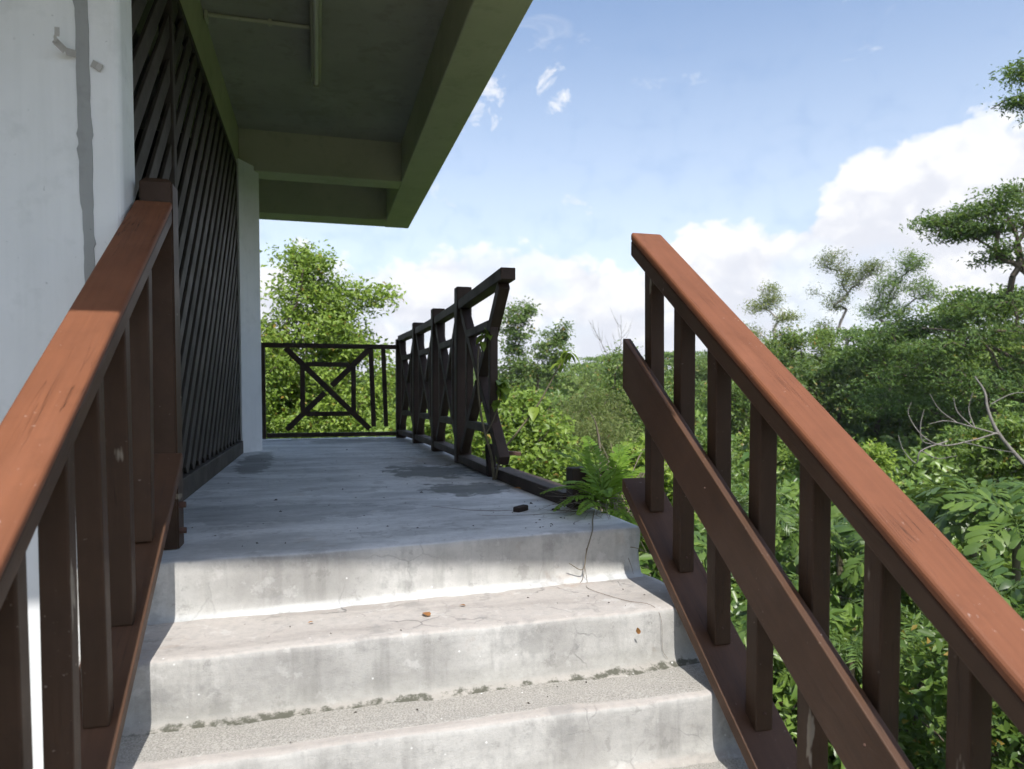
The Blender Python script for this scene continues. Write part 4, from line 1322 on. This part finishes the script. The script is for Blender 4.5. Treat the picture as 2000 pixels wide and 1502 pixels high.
PLAB = ['fishtail palm left of the other palms, beside the sloping handrail', 'fishtail palm below the grey dead branches', 'large fishtail palm right below the dead tree trunk', 'fishtail palm cut by the right edge of the view, upper one',
        'fishtail palm tucked close to the right of the sloping handrail', 'fishtail palm in the middle of the palm thicket', 'fishtail palm at the right edge, above the sloping handrail end', 'narrow leaved palm seen just above the handrail centre',
        'narrow leaved palm under the lower part of the handrail', 'fishtail palm seen between the fourth and fifth balusters', 'narrow leaved palm seen between the third and fourth balusters', 'fishtail palm seen between the second and third balusters',
        'fishtail palm below the middle plank, between fourth and fifth balusters', 'narrow leaved palm low between the fifth and sixth balusters', 'fishtail palm low between the third and fourth balusters', 'fishtail palm low at the right, beneath the handrail']
for (q_, c_, kd, s_), lab in zip(PALMS, PLAB):
    c_ = P3(*c_)
    th_ = thing('palm', lab, 'palm', (c_[0], c_[1], G), 'palms in the valley undergrowth')
    V, Q = tubes([((c_[0], c_[1], G), 0.05, (c_[0] + 0.05, c_[1], (G + c_[2]) / 2), 0.045), ((c_[0] + 0.05, c_[1], (G + c_[2]) / 2), 0.045, tuple(c_), 0.04)], 7)
    b0 = np.array([c_[0], c_[1], G])
    link('stem', arr_mesh(V - b0, Q, smooth=True), 'stem', th_, Matrix.Translation(Vector(b0)))
    place_fronds(th_, c_, pf if kd == 0 else pf2, 'leaf_palm', rgp, 14, -0.35, 0.75, 0.55 * s_, 0.9 * s_)

# --- fern growing out of the landing edge
fern_o = P3(1.095, 2.62, 0.03)
fn = thing('fern', 'bright green fern rooted at the broken landing corner beside the post stub', 'fern', fern_o)
ff = [frond_mesh(0.42, 17, 0.088, 0.0185, 0.24, 0.26, 200 + i, taper=True, fish=0.55) for i in range(3)]
rgf = np.random.default_rng(9)
FR = [(-60, 0.5, 0.62), (-30, 0.8, 0.72), (0, 0.9, 0.78), (-90, 0.35, 0.58), (-110, 0.6, 0.62), (25, 0.85, 0.70), (55, 0.75, 0.72), (110, 0.10, 0.62), (140, 0.12, 0.50), (172, -0.72, 0.46), (-150, 0.1, 0.46),
      (-20, 0.5, 0.70), (-75, 0.8, 0.70), (10, 0.55, 0.62), (-45, 0.95, 0.66), (100, 0.45, 0.5), (-125, -0.1, 0.5), (160, 0.35, 0.55), (125, 0.5, 0.6), (-170, -0.45, 0.45), (80, 0.25, 0.62)]
for i, (a, e, s) in enumerate(FR):
    o_ = fern_o + rgf.normal(0, 0.02, 3) * P3(1, 1, 0.2)
    mtx = Matrix.Translation(Vector(o_)) @ Matrix.Rotation(R(a), 4, 'Z') @ Matrix.Rotation(e, 4, 'X') @ Matrix.Rotation(rgf.uniform(-0.3, 0.3), 4, 'Y') @ Matrix.Scale(s * 1.28, 4)
    link('frond', ff[i % 3], 'leaf_fern', fn, mtx)
# matted dry roots round its foot
segs = []
for i in range(90):
    a = rgf.uniform(0, 2 * math.pi)
    r0_ = rgf.uniform(0.0, 0.05)
    p = fern_o + P3(math.cos(a) * r0_, math.sin(a) * r0_, rgf.uniform(0.0, 0.05))
    d = P3(math.cos(a) * 0.9 - 0.25, math.sin(a) * 0.9 - 0.1, rgf.uniform(-0.2, 0.25))
    L = rgf.uniform(0.04, 0.11)
    rad = rgf.uniform(0.0009, 0.002)
    for k in range(4):
        q = p + d * L / 2.4
        d = d + rgf.normal(0, 0.35, 3) + P3(0, 0, -0.22)
        if q[2] < 0.012 and q[1] > 2.28 and q[0] < 1.07:
            q[2] = 0.012 + 0.006 * rgf.uniform()
        segs.append((p, rad, q, rad * 0.8))
        p = q
        rad *= 0.8
V, Q = tubes(segs, 4)
tag(link('root_mat', arr_mesh(V - fern_o, Q), 'root', fn, Matrix.Translation(Vector(fern_o))), kind='stuff')
for pts, r0_, mt_ in (([(1.02, 2.56, 0.03), (0.95, 2.40, 0.022), (0.895, 2.262, 0.014), (0.865, 2.238, -0.05), (0.85, 2.235, -0.11), (0.80, 2.23, -0.085)], 0.0028, 'straw'),
                      ([(0.865, 2.240, -0.04), (0.858, 2.236, -0.10), (0.85, 2.234, -0.14), (0.83, 2.225, -0.16)], 0.0016, 'root'),
                      ([(0.858, 2.236, -0.10), (0.865, 2.232, -0.15), (0.84, 2.15, -0.152), (0.90, 2.0, -0.152), (0.95, 1.93, -0.150), (0.965, 1.893, -0.18), (0.97, 1.892, -0.27), (0.985, 1.888, -0.30)], 0.0011, 'root'),
                      ([(1.0, 2.6, 0.02), (0.85, 2.72, 0.014), (0.62, 2.78, 0.012), (0.45, 2.95, 0.011)], 0.0013, 'root'),
                      ([(1.0, 2.62, 0.02), (0.80, 2.62, 0.014), (0.6, 2.66, 0.012)], 0.001, 'root'),
                      ([(1.035, 2.262, -0.05), (1.06, 2.25, -0.055), (1.10, 2.24, -0.075)], 0.0016, 'straw'),
                      ([(1.03, 2.267, -0.09), (1.04, 2.262, -0.12), (1.045, 2.255, -0.15)], 0.0012, 'root')):
    curve_tube('hanging_root', pts, r0_, r0_ * 0.5, mt_, fn, 5)

# --- pale dry stalks and grass tuft behind the fern
gs = thing('dry_grass_tuft', 'pale strappy grass tuft behind the fern, left of the valley railing', 'grass tuft', (1.36, 2.95, -0.3))
rgg = np.random.default_rng(14)
for i in range(22):
    a = rgg.uniform(-0.5, 2.4)
    L = rgg.uniform(0.2, 0.42)
    p0_ = P3(1.33, 2.95, -0.02) + rgg.normal(0, 0.03, 3)
    d = P3(math.cos(a) * 0.5, math.sin(a) * 0.3, 1.0)
    pts = [tuple(p0_ + d * L * s + P3(math.cos(a) * 0.22, 0.0, -0.28) * L * s * s) for s in (0, 0.35, 0.7, 1.0)]
    curve_tube('blade', pts, 0.0035, 0.001, 'straw' if i % 3 else 'leaf_fern', gs, 4, 4)
sk = thing('dry_stalk', 'bare curved dry stalk sticking up behind the fern', 'stalk', (1.30, 3.30, -0.3))
curve_tube('stalk', [(1.36, 3.30, -0.2), (1.345, 3.30, 0.03), (1.34, 3.29, 0.18), (1.33, 3.29, 0.28)], 0.008, 0.006, 'straw', sk, 6)
curve_tube('leaf_blade', [(1.33, 3.29, 0.27), (1.31, 3.28, 0.34), (1.27, 3.27, 0.40)], 0.006, 0.001, 'straw', sk, 5)

# --- young climber in the fence gap
sp = thing('sapling', 'thin leafy sapling growing up in front of the broken fence bay', 'sapling', (0.93, 3.86, 0.0))
stem1, path1 = curve_tube('stem', [(0.925, 3.80, 0.0), (0.91, 3.80, 0.14), (0.87, 3.82, 0.30), (0.845, 3.83, 0.50), (0.85, 3.84, 0.72), (0.90, 3.86, 0.82)], 0.008, 0.004, 'stem', sp, 6)
stem2, path2 = curve_tube('stem', [(0.93, 3.79, 0.0), (0.965, 3.78, 0.15), (1.05, 3.76, 0.27), (1.16, 3.74, 0.42), (1.27, 3.72, 0.62), (1.33, 3.72, 0.70)], 0.007, 0.003, 'stem', sp, 6)
stem3, path3 = curve_tube('stem', [(0.88, 3.81, 0.25), (0.92, 3.80, 0.33), (0.955, 3.79, 0.45), (0.97, 3.79, 0.55)], 0.004, 0.002, 'stem', sp, 5)


def big_leaf(L, W):
    n = 5
    V, T, lv = [], [], []
    for i in range(n + 1):
        s = i / n
        w_ = W * math.sin(math.pi * (0.08 + 0.92 * s) ** 0.75) * (1 if i < n else 0) * 0.5
        z = -0.25 * L * s * s
        V += [(-w_, L * s, z + w_ * 0.3), (0, L * s, z), (w_, L * s, z + w_ * 0.3)]
    for i in range(n):
        a = i * 3
        for o_ in (0, 1):
            T += [(a + o_, a + o_ + 1, a + o_ + 4), (a + o_, a + o_ + 4, a + o_ + 3)]
            lv += [0.7, 0.7]
    return arr_mesh(np.array(V), np.array(T), lv, True)


bl_ = big_leaf(0.085, 0.055)
rgl = np.random.default_rng(21)
spots = [(path1[-1], 9), (path1[-5], 4), (path3[-1], 9), (path3[-4], 6), (path3[-8], 4), (path2[-1], 7), (path2[-6], 3), (path2[-14], 4)]
for c_, n_ in spots:
    for i in range(n_):
        mtx = Matrix.Translation(Vector(c_ + rgl.normal(0, 0.012, 3))) @ Matrix.Rotation(rgl.uniform(0, 6.28), 4, 'Z') @ Matrix.Rotation(rgl.uniform(-1.2, 0.25), 4, 'X') @ Matrix.Scale(rgl.uniform(0.5, 1.15), 4)
        link('leaf', bl_, 'leaf_bright', sp, mtx)

# --- litter on the walkway and steps
wf = bar('wood_fragment', (0.745, 2.70, 0.020), (0.800, 2.745, 0.022), 0.030, 0.026, 'rotten', None, bevel=0.006)
tag(wf, 'short rotten wood fragment lying on the landing near the fern', 'wood piece')
wf = bar('wood_fragment', (0.90, 2.70, 0.012), (0.93, 2.72, 0.012), 0.022, 0.016, 'rotten', None, bevel=0.005)
tag(wf, 'tiny dark wood crumb against the foot of the post stub', 'wood piece')
for (x, y, z, rz_, s, lab) in ((0.30, 2.02, -0.157, 0.4, 0.42, 'curled orange dead leaf at the middle of the upper tread'), (0.42, 2.09, -0.157, 1.2, 0.22, 'small brown dead leaf right of the curled orange one'),
                               (0.885, 1.876, -0.214, 2.4, 0.26, 'reddish fern scrap stuck on the second riser'), (-0.02, 2.06, -0.160, 2.0, 0.18, 'little brown leaf crumb on the left part of the upper tread'),
                               (0.95, 3.35, 0.012, 0.9, 0.6, 'grey curled dead leaf on the walkway beside the loose bottom rail')):
    o_ = link('dead_leaf', bl_.copy(), None, None, Matrix.Translation((x, y, z)) @ Matrix.Rotation(rz_, 4, 'Z') @ Matrix.Rotation(1.5 if 'riser' in lab else 0.25, 4, 'X') @ Matrix.Scale(s, 4))
    o_.data.materials.clear()
    o_.data.materials.append(M['dry'])
    tag(o_, lab, 'leaf')

# crumbs of soil, bark and leaf scattered over walkway and treads
rgc = np.random.default_rng(55)
V, T, lv = [], [], []
for _ in range(210):
    if rgc.uniform() < 0.8:
        y = 2.35 + 5.2 * rgc.uniform() ** 1.6
        x = rgc.uniform(-0.5, 0.92) if rgc.uniform() < 0.6 else 0.92 - abs(rgc.normal(0, 0.12))
        z = 0.003 + 0.012 * (x + 0.4) * max(0.0, 1 - max(0.0, y - 2.3) / 2.0)
    else:
        k_ = int(rgc.choice([1, 2, 3]))
        x = rgc.uniform(-0.38, 1.0)
        y = noseY(k_, x) + rgc.uniform(0.03, 0.19 if k_ != 1 else 0.26)
        z = -RISE * k_ + 0.003 + 0.012 * (x + 0.4)
    s_ = rgc.uniform(0.0012, 0.0042) * (1.8 if rgc.uniform() < 0.12 else 1)
    n_ = len(V)
    a_ = rgc.uniform(0, 6.28)
    u_, v_ = P3(math.cos(a_), math.sin(a_), 0), P3(-math.sin(a_), math.cos(a_), 0)
    c_ = P3(x, y, z)
    V += [c_ - u_ * s_ * 1.6, c_ + v_ * s_ * 0.7, c_ + u_ * s_ * 1.5, c_ - v_ * s_ * 0.8, c_ + P3(0, 0, s_ * 0.9)]
    T += [(n_, n_ + 1, n_ + 4), (n_ + 1, n_ + 2, n_ + 4), (n_ + 2, n_ + 3, n_ + 4), (n_ + 3, n_, n_ + 4)]
    lv += [rgc.uniform()] * 4
tag(link('floor_debris', arr_mesh(np.array(V), np.array(T), lv), 'rotten'), 'scattered crumbs of soil and leaf on the walkway and steps', 'debris', kind='stuff')

# ------------------------------------------------------------------ undergrowth: one uncountable leafy mass over the valley floor
rgu = np.random.default_rng(31)


def under_top(x, y):
    d = math.hypot(x, y)
    b = math.degrees(math.atan2(x, y))
    t_ = np.interp(d, [2, 5, 7, 10, 14, 18, 26, 40, 60], [-2.7, -2.25, -1.95, -1.55, -1.25, -1.15, -0.75, 0.3, 1.6])
    if b < 22:
        t_ -= np.interp(d, [2, 8, 12, 20], [0.6, 0.6, 0.5, 0.3])
    return t_ + 0.45 * mnoise.noise((x * 0.35, y * 0.35, 1.7)) + 0.25 * mnoise.noise((x * 0.9, y * 0.9, 4.7))


pos, siz = [], []
for _ in range(9000):
    d = 2.2 + 50 * rgu.uniform() ** 1.6
    b = rgu.uniform(-30, 100)
    x, y = d * math.sin(math.radians(b)), d * math.cos(math.radians(b))
    if x < 1.7 and y < 8.6 or (x < 1.35 and y < 2):
        continue
    r_ = rgu.uniform(0.35, 0.8) * (1 + d / 40)
    t_ = under_top(x, y)
    n_ = int(40 if d < 11 else 22)
    dd = unit(rgu.normal(0, 1, (n_, 3)))
    dd[:, 2] = np.abs(dd[:, 2]) * 1.3 - 0.25
    pos.append(np.array([x, y, t_ - r_ * 0.8])[None] + dd * r_ * rgu.uniform(0.6, 1.1, (n_, 1)))
    siz.append(np.full(n_, (0.075 + 0.0105 * d) * rgu.choice([0.7, 1.0, 1.4])))
pos = np.concatenate(pos)
siz = np.concatenate(siz)
V, T, lv = leaf_arrays(pos, siz, rgu, 0.45, 0.6, 0.35)
tag(link('undergrowth', arr_mesh(V, T, lv), 'leaf_under'), 'tangled leafy undergrowth covering the valley floor below the stairs', 'undergrowth', kind='stuff')
# broken stems and dry twigs in it
segs = []
for _ in range(900):
    d = 2.5 + 16 * rgu.uniform()
    b = rgu.uniform(18, 85)
    x, y = d * math.sin(math.radians(b)), d * math.cos(math.radians(b))
    if x < 1.6 and y < 8.6:
        continue
    p = np.array([x, y, under_top(x, y) - 0.55 + rgu.uniform(-0.5, 0.35)])
    q = p + np.array([rgu.normal(0, 0.5), rgu.normal(0, 0.3), rgu.uniform(0.0, 0.6)]) * 0.8
    segs.append((p, 0.007, q, 0.003))
V, Q = tubes(segs, 4)
tag(link('dry_twigs', arr_mesh(V, Q), 'root'), 'dry twigs and broken stems tangled in the undergrowth', 'twigs', kind='stuff')

# ------------------------------------------------------------------ distant forest: one mass of crowns to the horizon, all round
rgd = np.random.default_rng(41)
pos, siz = [], []
for _ in range(3600):
    b = rgd.uniform(-180, 180)
    front = -30 < b < 75
    d = rgd.uniform(0, 1) ** 0.75
    d = 44 + 330 * d ** 1.7 if front else 24 + 70 * d ** 1.3
    x, y = d * math.sin(math.radians(b)), d * math.cos(math.radians(b))
    if front:
        if b > 28:
            t_ = 0.48 + d * (0.055 + 0.012 * mnoise.noise((b * 0.2, d * 0.03, 0)))
        else:
            t_ = 0.48 + d * (0.027 + 0.016 * mnoise.noise((b * 0.35, d * 0.03, 0)))
        t_ -= rgd.uniform(0, 1) ** 2 * d * 0.012
        n_ = 62
        r_ = rgd.uniform(0.9, 1.8) * (0.75 + d / 130)
        ls = 0.24 + 0.0042 * d
    else:
        t_ = rgd.uniform(0.0, 0.11) * d + 0.3
        n_ = 46
        r_ = rgd.uniform(1.4, 2.6)
        ls = 0.75
    dd = unit(rgd.normal(0, 1, (n_, 3)))
    dd[:, 2] = dd[:, 2] * 0.8
    c_ = np.array([x, y, t_ - r_ * 0.7])
    pos.append(c_[None] + dd * r_ * rgd.uniform(0.55, 1.1, (n_, 1)))
    siz.append(np.full(n_, ls * rgd.uniform(0.8, 1.2)))
    # darker skirt below the crown
    m_ = n_ // 3
    dd = rgd.uniform(-1, 1, (m_, 3))
    hh = max(1.0, (t_ - GZ) * 0.5)
    pos.append(np.array([x, y, t_ - r_ * 1.2 - hh])[None] + dd * np.array([r_ * 0.9, r_ * 0.9, hh])[None])
    siz.append(np.full(m_, ls * 1.3))
pos = np.concatenate(pos)
siz = np.concatenate(siz)
V, T, lv = leaf_arrays(pos, siz, rgd, 0.6, 0.8, 0.2)
tag(link('distant_forest', arr_mesh(V, T, lv), 'leaf_far'), 'far forest canopy reaching to the horizon', 'forest', kind='stuff')

# ------------------------------------------------------------------ thin humid air over the valley
bm = bmesh.new()
hexa(bm, [(-110, -110, GZ - 2), (430, -110, GZ - 2), (430, 430, GZ - 2), (-110, 430, GZ - 2), (-110, -110, 30), (430, -110, 30), (430, 430, 30), (-110, 430, 30)])
hm = bpy.data.materials.new('humid_air')
hm.use_nodes = True
h_ = NT(hm.node_tree)
h_.n.remove(h_.n['Principled BSDF'])
pv = h_.node('ShaderNodeVolumePrincipled')
pv.inputs['Color'].default_value = (0.86, 0.92, 1.0, 1)
pv.inputs['Density'].default_value = 0.0005
h_.l.new(pv.outputs[0], h_.n['Material Output'].inputs['Volume'])
M['haze'] = hm
tag(link('haze', bm_mesh(bm), 'haze'), 'thin pale haze over the valley', 'haze', kind='stuff')
